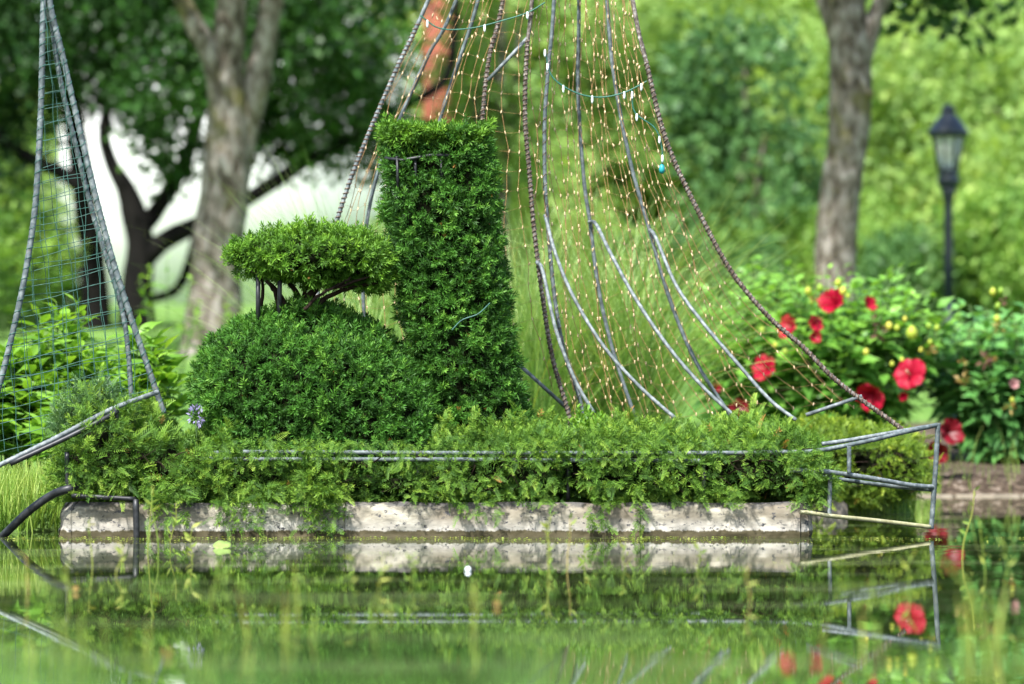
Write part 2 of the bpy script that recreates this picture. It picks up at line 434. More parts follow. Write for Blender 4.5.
M['winframe'] = surf_mat('grey window frame', [(.3, (.25, .27, .3)), (.7, (.33, .35, .38))], 5, .6, bump=0)
M['rock'] = surf_mat('tan stone', [(.3, (.30, .17, .10)), (.6, (.55, .38, .26)), (.75, (.7, .58, .46))], 18, .9, bump=.7, bdist=.01)
M['edge'] = surf_mat('pale kerb stone', [(.3, (.10, .085, .06)), (.7, (.27, .23, .17))], 6, .9, bump=.4)
M['wetstone'] = surf_mat('dark wet stone', [(.3, (.07, .06, .05)), (.7, (.24, .21, .17))], 9, .7, bump=.6, bdist=.01)

def brick_mat():
    m, nt = new_mat('orange brick')
    tc = node(nt, 'ShaderNodeTexCoord'); mp = node(nt, 'ShaderNodeMapping'); mp.inputs['Rotation'].default_value = (PI / 2, 0, 0)
    b = node(nt, 'ShaderNodeTexBrick'); nt.links.new(tc.outputs['Object'], mp.inputs[0]); nt.links.new(mp.outputs[0], b.inputs['Vector'])
    b.inputs['Color1'].default_value = (.15, .035, .018, 1); b.inputs['Color2'].default_value = (.30, .07, .03, 1); b.inputs['Mortar'].default_value = (.22, .12, .08, 1)
    b.inputs['Scale'].default_value = 4; b.inputs['Mortar Size'].default_value = .02
    p = node(nt, 'ShaderNodeBsdfPrincipled'); p.inputs['Roughness'].default_value = .9
    nt.links.new(b.outputs[0], p.inputs['Base Color'])
    o = node(nt, 'ShaderNodeOutputMaterial'); nt.links.new(p.outputs[0], o.inputs[0])
    return m
M['brick'] = brick_mat()

def glass_mat(name, col, rough=.15, alpha=.5):
    m, nt = new_mat(name)
    p = node(nt, 'ShaderNodeBsdfPrincipled'); p.inputs['Base Color'].default_value = (*col, 1); p.inputs['Roughness'].default_value = rough
    p.inputs['Transmission Weight'].default_value = alpha; p.inputs['IOR'].default_value = 1.45
    o = node(nt, 'ShaderNodeOutputMaterial'); nt.links.new(p.outputs[0], o.inputs[0])
    return m
M['lampglass'] = glass_mat('frosted lantern glass', (.75, .78, .74), .35, .45)
M['winglass'] = glass_mat('dark window glass', (.05, .06, .07), .05, 0)

def concrete_mat():
    m, nt = new_mat('stained pale concrete')
    tc = node(nt, 'ShaderNodeTexCoord'); geo = node(nt, 'ShaderNodeNewGeometry')
    sep = node(nt, 'ShaderNodeSeparateXYZ'); nt.links.new(geo.outputs['Position'], sep.inputs[0])
    n1 = noise(nt, 9, 8, .68, stretch=(.6, 1, 1.8))
    c = ramp(nt, [(.28, (.075, .07, .055)), (.43, (.19, .178, .135)), (.54, (.355, .335, .262)), (.68, (.53, .515, .44))], n1.outputs[0]).outputs[0]
    # long brown stains
    n2 = noise(nt, 1.5, 4, .6, stretch=(1, 1, .5))
    f2 = ramp(nt, [(.43, (0, 0, 0)), (.60, (1, 1, 1))], n2.outputs[0]).outputs[0]
    c = mixc(nt, f2, c, (.17, .145, .105))
    # whitish lime band just above the wet foot
    mr = node(nt, 'ShaderNodeMapRange'); nt.links.new(sep.outputs[2], mr.inputs[0])
    mr.inputs[1].default_value = .03; mr.inputs[2].default_value = .10; mr.inputs[3].default_value = 1; mr.inputs[4].default_value = 0
    n3 = noise(nt, 9, 4, .6, stretch=(.5, 1, 1))
    mm = node(nt, 'ShaderNodeMath', operation='MULTIPLY'); nt.links.new(mr.outputs[0], mm.inputs[0]); nt.links.new(n3.outputs[0], mm.inputs[1])
    c = mixc(nt, mm.outputs[0], c, (.58, .56, .52))
    # black lichen spots, more of them near the top and low band
    n4 = noise(nt, 34, 7, .72, stretch=(.7, 1, 1.1))
    f4 = ramp(nt, [(.555, (0, 0, 0)), (.62, (1, 1, 1))], n4.outputs[0]).outputs[0]
    c = mixc(nt, f4, c, (.035, .037, .045))
    n5 = noise(nt, 8, 5, .7, stretch=(.5, 1, 1))
    mt = node(nt, 'ShaderNodeMapRange'); nt.links.new(sep.outputs[2], mt.inputs[0])
    mt.inputs[1].default_value = .115; mt.inputs[2].default_value = .185; mt.inputs[3].default_value = -.16; mt.inputs[4].default_value = .22
    ad = node(nt, 'ShaderNodeMath', operation='ADD'); nt.links.new(n5.outputs[0], ad.inputs[0]); nt.links.new(mt.outputs[0], ad.inputs[1])
    f5 = ramp(nt, [(.50, (0, 0, 0)), (.62, (1, 1, 1))], ad.outputs[0]).outputs[0]
    c = mixc(nt, f5, c, (.075, .072, .068))
    # wet algae foot, ragged
    n6 = noise(nt, 22, 6, .75, stretch=(1, 1, .3))
    mw = node(nt, 'ShaderNodeMath', operation='MULTIPLY_ADD'); nt.links.new(n6.outputs[0], mw.inputs[0]); mw.inputs[1].default_value = -.05
    nt.links.new(sep.outputs[2], mw.inputs[2])
    f6 = ramp(nt, [(.004, (1, 1, 1)), (.010, (0, 0, 0))], mw.outputs[0]).outputs[0]
    c = mixc(nt, f6, c, (.055, .045, .018))
    p = node(nt, 'ShaderNodeBsdfPrincipled'); p.inputs['Roughness'].default_value = .85
    nt.links.new(c, p.inputs['Base Color'])
    b = node(nt, 'ShaderNodeBump'); b.inputs['Strength'].default_value = .6; b.inputs['Distance'].default_value = .012
    nt.links.new(n1.outputs[0], b.inputs['Height']); nt.links.new(b.outputs[0], p.inputs['Normal'])
    o = node(nt, 'ShaderNodeOutputMaterial'); nt.links.new(p.outputs[0], o.inputs[0])
    return m
M['concrete'] = concrete_mat()

def water_mat():
    m, nt = new_mat('pond water')
    tc = node(nt, 'ShaderNodeTexCoord')
    def wave(scale, st, det, dist):
        mp = node(nt, 'ShaderNodeMapping'); mp.inputs['Scale'].default_value = st
        n = node(nt, 'ShaderNodeTexNoise'); n.inputs['Scale'].default_value = scale; n.inputs['Detail'].default_value = det; n.inputs['Distortion'].default_value = dist
        nt.links.new(tc.outputs['Object'], mp.inputs[0]); nt.links.new(mp.outputs[0], n.inputs['Vector'])
        return n.outputs[0]
    a = wave(2.2, (.35, 1, 1), 2, .3); b = wave(14, (.3, 1, 1), 2, .2)
    mx = node(nt, 'ShaderNodeMath', operation='MULTIPLY_ADD'); nt.links.new(b, mx.inputs[0]); mx.inputs[1].default_value = .12; nt.links.new(a, mx.inputs[2])
    bp = node(nt, 'ShaderNodeBump'); bp.inputs['Strength'].default_value = 1; bp.inputs['Distance'].default_value = .0007
    nt.links.new(mx.outputs[0], bp.inputs['Height'])
    msk = noise(nt, .45, 3, .6, stretch=(.5, 1, 1))
    mr = node(nt, 'ShaderNodeMapRange'); mr.inputs[1].default_value = .38; mr.inputs[2].default_value = .62; mr.inputs[3].default_value = .25; mr.inputs[4].default_value = 1.35
    nt.links.new(msk.outputs[0], mr.inputs[0]); nt.links.new(mr.outputs[0], bp.inputs['Strength'])
    p = node(nt, 'ShaderNodeBsdfPrincipled'); p.inputs['Roughness'].default_value = .012; p.inputs['IOR'].default_value = 1.33
    n = noise(nt, .8, 4, .6)
    c = ramp(nt, [(.35, (.010, .018, .005)), (.65, (.022, .034, .008))], n.outputs[0])
    nt.links.new(c.outputs[0], p.inputs['Base Color']); nt.links.new(bp.outputs[0], p.inputs['Normal'])
    # thin drifting algae film
    fn = noise(nt, 1.5, 6, .68, stretch=(.35, 1, 1), dist=.4)
    ff = node(nt, 'ShaderNodeMapRange'); ff.inputs[1].default_value = .50; ff.inputs[2].default_value = .72; ff.inputs[3].default_value = .0; ff.inputs[4].default_value = .20
    nt.links.new(fn.outputs[0], ff.inputs[0])
    df = node(nt, 'ShaderNodeBsdfDiffuse'); df.inputs[0].default_value = (.22, .27, .12, 1)
    ms = node(nt, 'ShaderNodeMixShader'); nt.links.new(ff.outputs[0], ms.inputs[0]); nt.links.new(p.outputs[0], ms.inputs[1]); nt.links.new(df.outputs[0], ms.inputs[2])
    o = node(nt, 'ShaderNodeOutputMaterial'); nt.links.new(ms.outputs[0], o.inputs[0])
    return m
M['water'] = water_mat()

def ground_mat():
    m, nt = new_mat('lawn and mulch ground')
    geo = node(nt, 'ShaderNodeNewGeometry'); sep = node(nt, 'ShaderNodeSeparateXYZ'); nt.links.new(geo.outputs['Position'], sep.inputs[0])
    n1 = noise(nt, 1.1, 5, .6); n2 = noise(nt, 26, 4, .7)
    g = ramp(nt, [(.3, (.085, .17, .035)), (.5, (.14, .26, .055)), (.7, (.22, .34, .10))], n1.outputs[0]).outputs[0]
    g2 = ramp(nt, [(.35, (.45, .5, .4)), (.65, (1.1, 1.1, 1.1))], n2.outputs[0]).outputs[0]
    g = mixc(nt, 1.0, g, g2, 'MULTIPLY')
    n3 = noise(nt, 16, 5, .75)
    mu = ramp(nt, [(.36, (.014, .010, .007)), (.48, (.05, .036, .025)), (.57, (.115, .085, .06)), (.66, (.33, .28, .23))], n3.outputs[0]).outputs[0]
    # the planting bed on the right bank
    def step(src, lo, hi):
        r = node(nt, 'ShaderNodeMapRange'); r.inputs[1].default_value = lo; r.inputs[2].default_value = hi; nt.links.new(src, r.inputs[0]); return r.outputs[0]
    fx = step(sep.outputs[0], 2.75, 3.0); fy = step(sep.outputs[1], 34.5, 34.0)
    f = node(nt, 'ShaderNodeMath', operation='MULTIPLY'); nt.links.new(fx, f.inputs[0]); nt.links.new(fy, f.inputs[1])
    fy0 = step(sep.outputs[1], 20.0, 21.0)
    f2 = node(nt, 'ShaderNodeMath', operation='MULTIPLY'); nt.links.new(f.outputs[0], f2.inputs[0]); nt.links.new(fy0, f2.inputs[1])
    c = mixc(nt, f2.outputs[0], g, mu)
    fz = step(sep.outputs[2], .02, -.02)
    c = mixc(nt, fz, c, (.035, .035, .018))
    p = node(nt, 'ShaderNodeBsdfPrincipled'); p.inputs['Roughness'].default_value = .95; p.inputs['Specular IOR Level'].default_value = .1
    nt.links.new(c, p.inputs['Base Color'])
    b = node(nt, 'ShaderNodeBump'); b.inputs['Strength'].default_value = .7; b.inputs['Distance'].default_value = .03
    nt.links.new(n3.outputs[0], b.inputs['Height']); nt.links.new(b.outputs[0], p.inputs['Normal'])
    o = node(nt, 'ShaderNodeOutputMaterial'); nt.links.new(p.outputs[0], o.inputs[0])
    return m
M['ground'] = ground_mat()
M['soil'] = surf_mat('dark planting soil', [(.3, (.02, .014, .010)), (.7, (.08, .055, .04))], 30, .95, bump=.8, bdist=.01, spec=.1)

# ------------------------------------------------------------------ setting
SHX = [-60, -30, -6, -2.45, -2.05, -.6, .9, 1.7, 2.42, 2.75, 6, 30, 60]
SHY = [3.0, 14, 19.6, 20.6, 22.6, 23.4, 23.9, 23.8, 24.0, 28.4, 28.8, 22, 3.0]
def shore(x): return np.interp(x, SHX, SHY)
def height(x, y):
    x = np.asarray(x, float); y = np.asarray(y, float)
    ys = shore(x); d = y - ys
    far = .09 + 1.21 * np.clip((y - ys) / (45 - ys), 0, 1) + .036 * np.clip(y - 45, 0, 75)
    far = np.where(d < .2, .09 * np.clip(d / .2, 0, 1), far)
    near = np.where(y < 3.7, np.clip((3.7 - y) * .5, 0, .36), -9)
    z = np.where(d > 0, far, np.maximum(-.6, np.maximum(d * .9, np.minimum(0, (3.7 - y) * .9))))
    return np.maximum(z, near) if np.ndim(z) else float(max(z, near))

def build_ground():
    xs = np.unique(np.concatenate([np.linspace(-320, -20, 40), np.linspace(-20, 20, 260), np.linspace(20, 320, 40)]))
    ys = np.unique(np.concatenate([np.linspace(-120, 0, 16), np.linspace(0, 5, 26), np.linspace(5, 19, 20), np.linspace(19, 32, 110), np.linspace(32, 60, 40), np.linspace(60, 420, 40)]))
    X, Y = np.meshgrid(xs, ys); Z = height(X, Y)
    land = (Y > shore(X) + .3)
    Z = Z + np.where(land, .02 * np.sin(X * 2.1 + Y * .7) + .02 * np.sin(Y * 1.7 - X), 0)
    V = np.stack([X, Y, Z], -1).reshape(-1, 3); nx, ny = len(xs), len(ys)
    i = np.arange(ny - 1)[:, None] * nx; j = np.arange(nx - 1)[None, :]
    F = np.stack([i + j, i + j + 1, i + nx + j + 1, i + nx + j], -1).reshape(-1, 4)
    tag(part('ground', (V, F), M['ground'], smooth=True), kind='structure')
build_ground()
tag(part('water', (np.array([[-60, 2.2, 0], [60, 2.2, 0], [60, 30, 0], [-60, 30, 0.]]), np.array([[0, 1, 2, 3]])), M['water']), kind='structure')

# ------------------------------------------------------------------ the planter
ISL_F, ISL_B = 20.0, 21.15
XL, XR = at(57, 0, ISL_F)[0], at(812, 0, ISL_F)[0]
def edging():
    root = thing('concrete_edging', 'low stained pale concrete edging round the boat planting, rising from the pond', 'edging', ((XL + XR) / 2, 20.5, 0))
    w = .13; top = .172; bot = -.35
    # profile across the wall (0 = outside), rounded shoulder
    prof = [(0, bot), (0, .0)] + [(0, .01 + .0125 * q) for q in range(8)] + [(.002, top - .055), (.005, top - .042), (.010, top - .03), (.016, top - .02), (.024, top - .012), (.034, top - .004), (.045, top), (w, top), (w, bot)]
    def wall(p0, p1, nrm, mit0=0.0, mit1=0.0, n=130):
        p0, p1, nrm = np.array(p0, float), np.array(p1, float), np.array(nrm, float)
        d = (p1 - p0); L = np.linalg.norm(d); d /= L
        V = []
        for i in range(n):
            for (o, z) in prof:
                s = i / (n - 1)
                q = p0 + d * (s * L + (1 - s) * o * mit0 - s * o * mit1) - nrm * o
                wob = .004 * math.sin(q[0] * 9 + z * 5) + .003 * math.sin(q[0] * 23 + 1) if z > .04 else 0
                V.append([q[0] + nrm[0] * wob, q[1] + nrm[1] * wob, z + (wob * .7 if z > .1 else 0)])
        V = np.array(V); chip = .006 * nz(V, .05, 3, 3) + .005 * nz(V, .2, 4) - .016 * np.clip(nz(V, .045, 5, 3) - .45, 0, 1)
        V = V + np.array([nrm[0], nrm[1], .25]) * (chip * (V[:, 2] > .0))[:, None]
        k = len(prof); F = []
        for i in range(n - 1):
            for j in range(k):
                F.append([i * k + j, (i + 1) * k + j, (i + 1) * k + (j + 1) % k, i * k + (j + 1) % k])
        F.append(list(range(k - 1, -1, -1))); F.append([(n - 1) * k + q for q in range(k)])
        return np.array(V), F
    g = .0012
    cuts = [XL + .07, at(345, 0, 20)[0], at(640, 0, 20)[0], XR - .06]
    for a, b in zip(cuts[:-1], cuts[1:]):
        part('edging_block', wall((a + g, ISL_F, 0), (b - g, ISL_F, 0), (0, -1, 0)), M['concrete'], root, smooth=False)
        part('edging_block', wall((a + g, ISL_B, 0), (b - g, ISL_B, 0), (0, 1, 0)), M['concrete'], root)
    part('edging_block', wall((XR, ISL_F + .06, 0), (XR, ISL_B - .06, 0), (1, 0, 0)), M['concrete'], root)
    part('edging_block', wall((XL, ISL_F + .07, 0), (XL, ISL_B - .07, 0), (-1, 0, 0)), M['concrete'], root)
    for ys, sg in ((ISL_F, -1), (ISL_B, 1)):
        part('edging_block', wall((XL + .002, ys - sg * .07, 0), (XL + .07, ys, 0), (-.707, sg * .707, 0), n=12), M['concrete'], root)
        part('edging_block', wall((XR - .0605, ys + .0005 * sg, 0), (XR - .018, ys - sg * .018, 0), (.39, sg * .92, 0), n=8), M['concrete'], root)
        part('edging_block', wall((XR - .018, ys - sg * .018, 0), (XR - .0005, ys - sg * .0605, 0), (.92, sg * .39, 0), n=8), M['concrete'], root)
    so = box(((XL + XR) / 2, (ISL_F + ISL_B) / 2, -.1), (XR - XL - .30, ISL_B - ISL_F - .28, .50))
    tag(part('planting_soil', so, M['soil'], loc=((XL + XR) / 2, 20.5, 0)), kind='structure')
edging()
blk = box((at(829, 0, 23.7)[0], 23.85, -.06), (.21, .4, .34), 0, .04); V = blk[0] + .012 * np.stack([nz(blk[0], .1, 1), nz(blk[0], .1, 2), nz(blk[0], .1, 3)], 1)
tag(part('stone_block', (V, blk[1]), M['wetstone'], loc=(at(829, 0, 23.7)[0], 23.85, 0)), 'dark wet stone block at the water line just beyond the right end of the edging', 'rock')

# ------------------------------------------------------------------ boat frame
def px(pts, Y):
    """px,py list -> 3D; Y may be one distance or one per point"""
    Ys = [Y] * len(pts) if np.isscalar(Y) else Y
    return np.array([at(a, b, y) for (a, b), y in zip(pts, Ys)])

bf = thing('boat_frame', 'grey steel bar outline of a boat hull, rails running through the hedge to the bow', 'metal frame', at(512, 540, 20.2))
NF, NB, BOW = 20.062, 21.2, 20.35
def bar(name, pts, Y, r, mat, n=40, sides=8, rib=True, parent=bf):
    P = spline(px(pts, Y), n)
    return part(name, ribbed(P, r) if rib else tube(P, r, sides), M[mat], parent, smooth=not rib)
# upper pair of rails, near side
bar('gunwale_rail', [(212, 453), (240, 452), (300, 452), (450, 453), (600, 453), (720, 453), (780, 452), (815, 451), (868, 441), (905, 432), (937, 425)], [NF] * 7 + [20.03, 20.10, 20.2, BOW], .0112, 'steel', 80)
bar('gunwale_rail', [(200, 459), (300, 459.5), (450, 459.5), (600, 460.5), (700, 461)], NF - .005, .0115, 'steel', 60)
# far side gunwale, over the hedge
bar('gunwale_rail', [(150, 455), (400, 443), (700, 442)], NB, .0115, 'steel_pale', 60)
bar('gunwale_rail', [(822, 444), (850, 440), (890, 433), (937, 425)], [20.10, 20.14, 20.22, BOW], .0105, 'steel_pale', 40)
# middle pair at the bow
bar('hull_rail', [(790, 470), (820, 471), (870, 478), (910, 485), (934, 487)], [19.97, 19.98, 20.1, 20.25, BOW], .012, 'steel_pale', 40)
bar('hull_rail', [(805, 475), (825, 477), (860, 482), (900, 487), (933, 490)], [20.1, 20.1, 20.15, 20.25, BOW + .03], .010, 'steel', 40)
# bottom pair at the bow
bar('keel_rail', [(800, 512), (812, 513), (832, 516), (880, 521), (931, 527)], [19.97, 19.98, 20.02, 20.2, BOW], .011, 'algae_pipe', 40, rib=False)
bar('keel_rail', [(806, 512), (825, 513), (834, 516)], [20.5, 20.3, 20.06], .009, 'steel', 12, rib=False)
bar('bow_post', [(938, 423), (935, 474), (931, 529)], BOW, .013, 'steel', 20)
bar('rail_upright', [(849, 446), (849, 473)], 20.02, .011, 'steel', 6)
bar('rail_upright', [(830, 474), (829, 515)], 20.02, .011, 'steel_pale', 6)
for x in (283, 418, 568, 704):
    bar('rail_upright', [(x, 453), (x, 500)], NF + .03, .011, 'steel_dark', 6, rib=False)
# black lower hull bar on the stern side
bar('keel_rail', [(-60, 590), (-20, 556), (4, 535), (28, 512), (52, 495), (72, 488), (100, 483)], [20.3, 20.2, 20.1, 20.02, 19.98, 19.95, 20.1], .021, 'steel_dark', 40, 12, rib=False)
bar('stern_rail', [(72, 495.5), (100, 497), (136, 499)], 19.94, .0125, 'steel_dark', 12, 10, rib=False)
bar('rail_upright', [(136, 499), (137, 545)], 19.94, .016, 'steel_dark', 6, 10, rib=False)
bar('rail_upright', [(67, 452), (68, 491)], 19.96, .012, 'steel_dark', 6, 10, rib=False)

# ------------------------------------------------------------------ left sail
ls = thing('sail_frame', 'tall narrow steel sail frame at the stern, filled with green square wire mesh', 'metal frame', at(80, 520, 20.5))
LP = [(43, -60), (43, -10), (42, 30), (41, 90), (38, 160), (34, 215), (24, 280), (12, 335), (0, 383), (-16, 435), (-30, 476)]
RP = [(45, -60), (49, 0), (62, 55), (77, 120), (95, 195), (112, 258), (131, 318), (149, 370), (164, 414)]
BP = [(44, -60), (48, -5), (58, 70), (74, 140), (93, 215), (112, 275), (123, 315), (128, 350), (131, 392), (133, 440)]
def lsY(y): return 20.35 + .1 * (y / 400)
for pts, Y0, mt, r, nm in ((LP, 20.35, 'steel', .0155, 'pole'), (RP, 20.40, 'steel', .0155, 'pole'), (BP, 20.62, 'steel', .013, 'pole')):
    P = spline(px(pts, [20.42 + (Y0 - 20.42) * min(1, (y + 60) / 300) for _, y in pts]), 70)
    o = part(nm, ribbed(P, r, .012, .06), M[mt], ls)
    part('binding_wire', helix(P[5:], r, .0022, .055), M['green_wire'], o)
P = spline(px([(-40, 484), (0, 465), (60, 436), (110, 410), (158, 392)], [19.85, 19.86, 19.9, 20.05, 20.30]), 30)
part('boom', ribbed(P, .0125, .012, .06), M['steel_pale'], ls)
P = spline(px([(10, 464), (60, 441), (100, 421), (118, 411)], [19.84, 19.88, 19.92, 19.97]), 16)
part('boom', tube(P, .013, 8), M['steel_dark'], ls)
part('strut', tube(px([(116, 408), (117, 424)], 19.98), .012, 8), M['steel_dark'], ls)
def interp_poly(pts, y):
    ys = [p[1] for p in pts]; xs = [p[0] for p in pts]
    return np.interp(y, ys, xs)
def wire_mesh(rp, Yb, dx, dy, slope, lean, seed, ymax=455):
    r = np.random.default_rng(seed); geos = []
    def ok(x, y): return y < ymax and interp_poly(LP, y) <= x <= interp_poly(rp, y) and y < 464 - .44 * x
    def emit(run):
        if len(run) > 2:
            geos.append(strand(px(run, [Yb(x, y) for x, y in run]), .0016, 4))
    for k in range(60):      # cross wires, rising to the right
        y0 = -50 + k * dy + r.uniform(-1.2, 1.2); run = []; ph = r.uniform(0, 6)
        for x in np.arange(-40, 190, 3.0):
            y = y0 - slope * x + 1.2 * math.sin(x * .07 + ph) + 25
            if ok(x, y): run.append((x, y))
            else: emit(run); run = []
        emit(run)
    for k in range(24):      # long wires
        x0 = -50 + k * dx + r.uniform(-1, 1); run = []; ph = r.uniform(0, 6)
        for y in np.arange(-20, ymax, 4.0):
            x = x0 + lean * y + 1.4 * math.sin(y * .03 + ph) + .8 * math.sin(y * .11 + ph)
            if ok(x, y): run.append((x, y))
            else: emit(run); run = []
        emit(run)
    return join(geos)
part('wire_mesh', wire_mesh(RP, lambda x, y: 20.37 + .0003 * x, 13.5, 14.5, .24, .06, 1), M['green_wire'], ls)
part('wire_mesh', wire_mesh(BP, lambda x, y: 20.40 + .0016 * x, 13.5, 15.5, .17, .10, 2, 400), M['green_wire'], ls)

# ------------------------------------------------------------------ main sail
ms = thing('sail_frame', 'big billowing sail frame of many curved steel bars amidships, hung with amber net lights', 'metal frame', at(600, 440, 21.6))
APEX = (566, -420)
poles = {
 'A': ([APEX, (520, -220), (428, 0), (398, 65), (372, 125), (352, 175), (337, 220), (322, 270), (312, 330)], 21.5, .0125, 1),
 'B': ([APEX, (525, -200), (456, 0), (428, 55), (399, 120), (378, 172), (366, 228), (363, 290), (366, 340), (370, 420)], 21.75, .0115, 0),
 'C': ([APEX, (530, -200), (478, 0), (459, 60), (440, 120), (424, 200), (414, 300), (411, 360), (410, 440)], 21.9, .0115, 0),
 'D': ([APEX, (540, -200), (503, 0), (489, 58), (482, 125), (478, 220), (480, 330), (486, 440)], 21.6, .0120, 1),
 'E': ([APEX, (549, -200), (532, 0), (527, 50), (525, 115), (529, 167), (534, 228), (543, 300), (553, 360), (568, 412), (572, 440)], 21.3, .0125, 1),
 'F': ([APEX, (563, -200), (554, 0), (549, 60), (545, 115), (545, 180), (549, 240), (555, 300), (565, 355), (580, 400), (586, 440)], 21.45, .0120, .5),
 'G': ([APEX, (577, -200), (579, 0), (578, 90), (584, 180), (590, 222), (598, 285), (610, 340), (624, 385), (640, 430)], 21.8, .0120, 0),
 'H': ([APEX, (592, -200), (607, 0), (614, 75), (630, 160), (649, 228), (670, 300), (695, 360), (722, 403), (740, 430)], 21.6, .0120, 0),
 'I': ([APEX, (602, -200), (633, 0), (646, 60), (668, 145), (706, 226), (734, 275), (769, 317), (803, 347), (838, 382), (895, 424), (905, 432)], 21.0, .0130, 1),
}
poleP = {}
def poleY(Y0, y): return 21.5 + (Y0 - 21.5) * min(1, max(0, (y + 420) / 500))
for k, (pts, Y0, r, rust) in poles.items():
    P = spline(px(pts, [poleY(Y0, y) for _, y in pts]), 110); poleP[k] = (P, pts, Y0)
    o = part('pole', ribbed(P, r * .88, .016, .035), M['steel_pale' if k == 'A' else 'steel_rusty' if rust == 1 else 'steel'], ms, label='bar wound with rusty wire' if rust == 1 else None)
    if rust:
        part('binding_wire', helix(P[30:], r * .88, .0034 if rust == 1 else .002, .026 if rust == 1 else .06), M['rust_wire'], o)
stays = [
 ([(545, 215), (556, 255), (575, 300), (605, 348), (640, 387), (676, 419)], [21.45, 21.3, 21.2, 21.1, 21.05, 21.0]),
 ([(589, 222), (596, 224), (610, 252), (634, 296), (667, 345), (703, 387), (740, 421)], [21.78, 21.7, 21.5, 21.3, 21.1, 21.0, 20.95]),
 ([(650, 230), (656, 238), (676, 285), (703, 323), (738, 364), (770, 400), (796, 420)], [21.58, 21.5, 21.35, 21.2, 21.1, 21.0, 20.95]),
 ([(537, 262), (543, 272), (556, 330), (575, 380), (594, 413)], [21.28, 21.2, 21.1, 21.05, 21.0]),
]
for pts, Ys in stays:
    part('stay', ribbed(spline(px(pts, Ys), 50), .0100, .016, .035), M['steel_pale'], ms)
for pts, Y in (([(488, 80), (529, 36)], 21.4), ([(515, 361), (570, 411)], 21.35), ([(806, 415), (862, 396)], 21.0)):
    part('cross_bar', tube(px(pts, Y), .010, 8), M['steel_pale'], ms)

def row(k, y):
    pts, Y0 = poles[k][0], poles[k][1]
    P, _, _ = poleP[k]
    z = CAM_Z + (HZ - y) / FPX * 21.5
    o = np.argsort(P[:, 2]); return np.array([np.interp(z, P[o, 2], P[o, 0]), np.interp(z, P[o, 2], P[o, 1]), z])
def bulb_geo(s=1.0):
    s = s * .9
    return lathe((0, 0, 0), [(.0015 * s, -.012 * s), (.0036 * s, -.007 * s), (.0042 * s, 0), (.0034 * s, .006 * s), (.0030 * s, .011 * s), (.0012 * s, .0125 * s)], 6)
BULB = mesh_data('bulb', *bulb_geo()[:2], M['bulb'], smooth=True)
def light_net(name, label, ka, kb, n, y0, y1, sag, seed, dy=17.0, spread=None):
    r = np.random.default_rng(seed)
    root = thing(name, label, 'string lights', row(ka, 420 if y1 > 400 else y1))
    geos = []; spots = []
    rows = int((y1 - y0) / dy)
    grid = np.zeros((n, rows + 1, 3))
    ph = r.uniform(0, 6)
    for i in range(n):
        u = (i + .5 + r.uniform(-.12, .12)) / n
        for j in range(rows + 1):
            y = y0 + (y1 - y0) * j / rows
            a, b = row(ka, y), row(kb, y)
            f = u + .03 * math.sin(j * .5 + i)
            p = a * (1 - f) + b * f
            p[1] += sag * math.sin(PI * u) * (.4 + .6 * j / rows); p[2] += .02 * math.sin(i * 1.3 + j * .2) + r.uniform(-.006, .006)
            p[0] += r.uniform(-.008, .008) + .012 * math.sin(j * .9 + i * 2.1)
            grid[i, j] = p
    for i in range(n):
        geos.append(strand(spline(grid[i], rows * 2), .0016, 4))
        for j in range(rows): spots.append(grid[i, j + 1] + [r.uniform(-.004, .004), -.006, 0])
    for j in range(0, rows + 1):
        a, b = row(ka, y0 + (y1 - y0) * j / rows), row(kb, y0 + (y1 - y0) * j / rows)
        geos.append(strand(spline(np.vstack([a[None], grid[:, j], b[None]]), n * 2 + 3), .0006, 4))
    part('cord', join(geos), M['amber_cord'], root)
    spots.sort(key=lambda p: p[1])
    base = np.array(root.location)
    for p in spots[:98]:
        o = bpy.data.objects.new('bulb', BULB); COL.objects.link(o); o.parent = root
        o.location = [float(a) for a in p - base]; o.rotation_euler = (r.uniform(-.5, .5), r.uniform(-.5, .5), 0)
    if len(spots) > 98:
        g = bulb_geo(); o = part('bulb', join([(g[0] + p, g[1], g[2]) for p in spots[98:]]), M['bulb'], root, smooth=True)
        o['kind'] = 'stuff'
light_net('light_net', 'amber net lights between the two outermost bars leaning left above the column topiary', 'A', 'B', 4, -100, 320, .02, 1, 19)
light_net('light_net', 'amber net lights hanging behind the top of the tall column topiary', 'B', 'D', 8, -100, 400, .05, 2, 19)
light_net('light_net', 'thin strip of amber net lights just right of the column topiary top', 'D', 'E', 3, -100, 400, .03, 3, 19)
light_net('light_net', 'crowded amber net lights bunched beside the paired rusty bars in the middle of the sail', 'E', 'G', 11, -100, 418, .06, 4)
light_net('light_net', 'amber net lights in the wide gap in the middle of the sail, lawn behind them', 'G', 'H', 9, -100, 415, .05, 5)
light_net('light_net', 'amber net lights in the outermost right gap of the sail, spreading toward the red flowers', 'H', 'I', 9, -100, 405, .04, 6, 16.5)

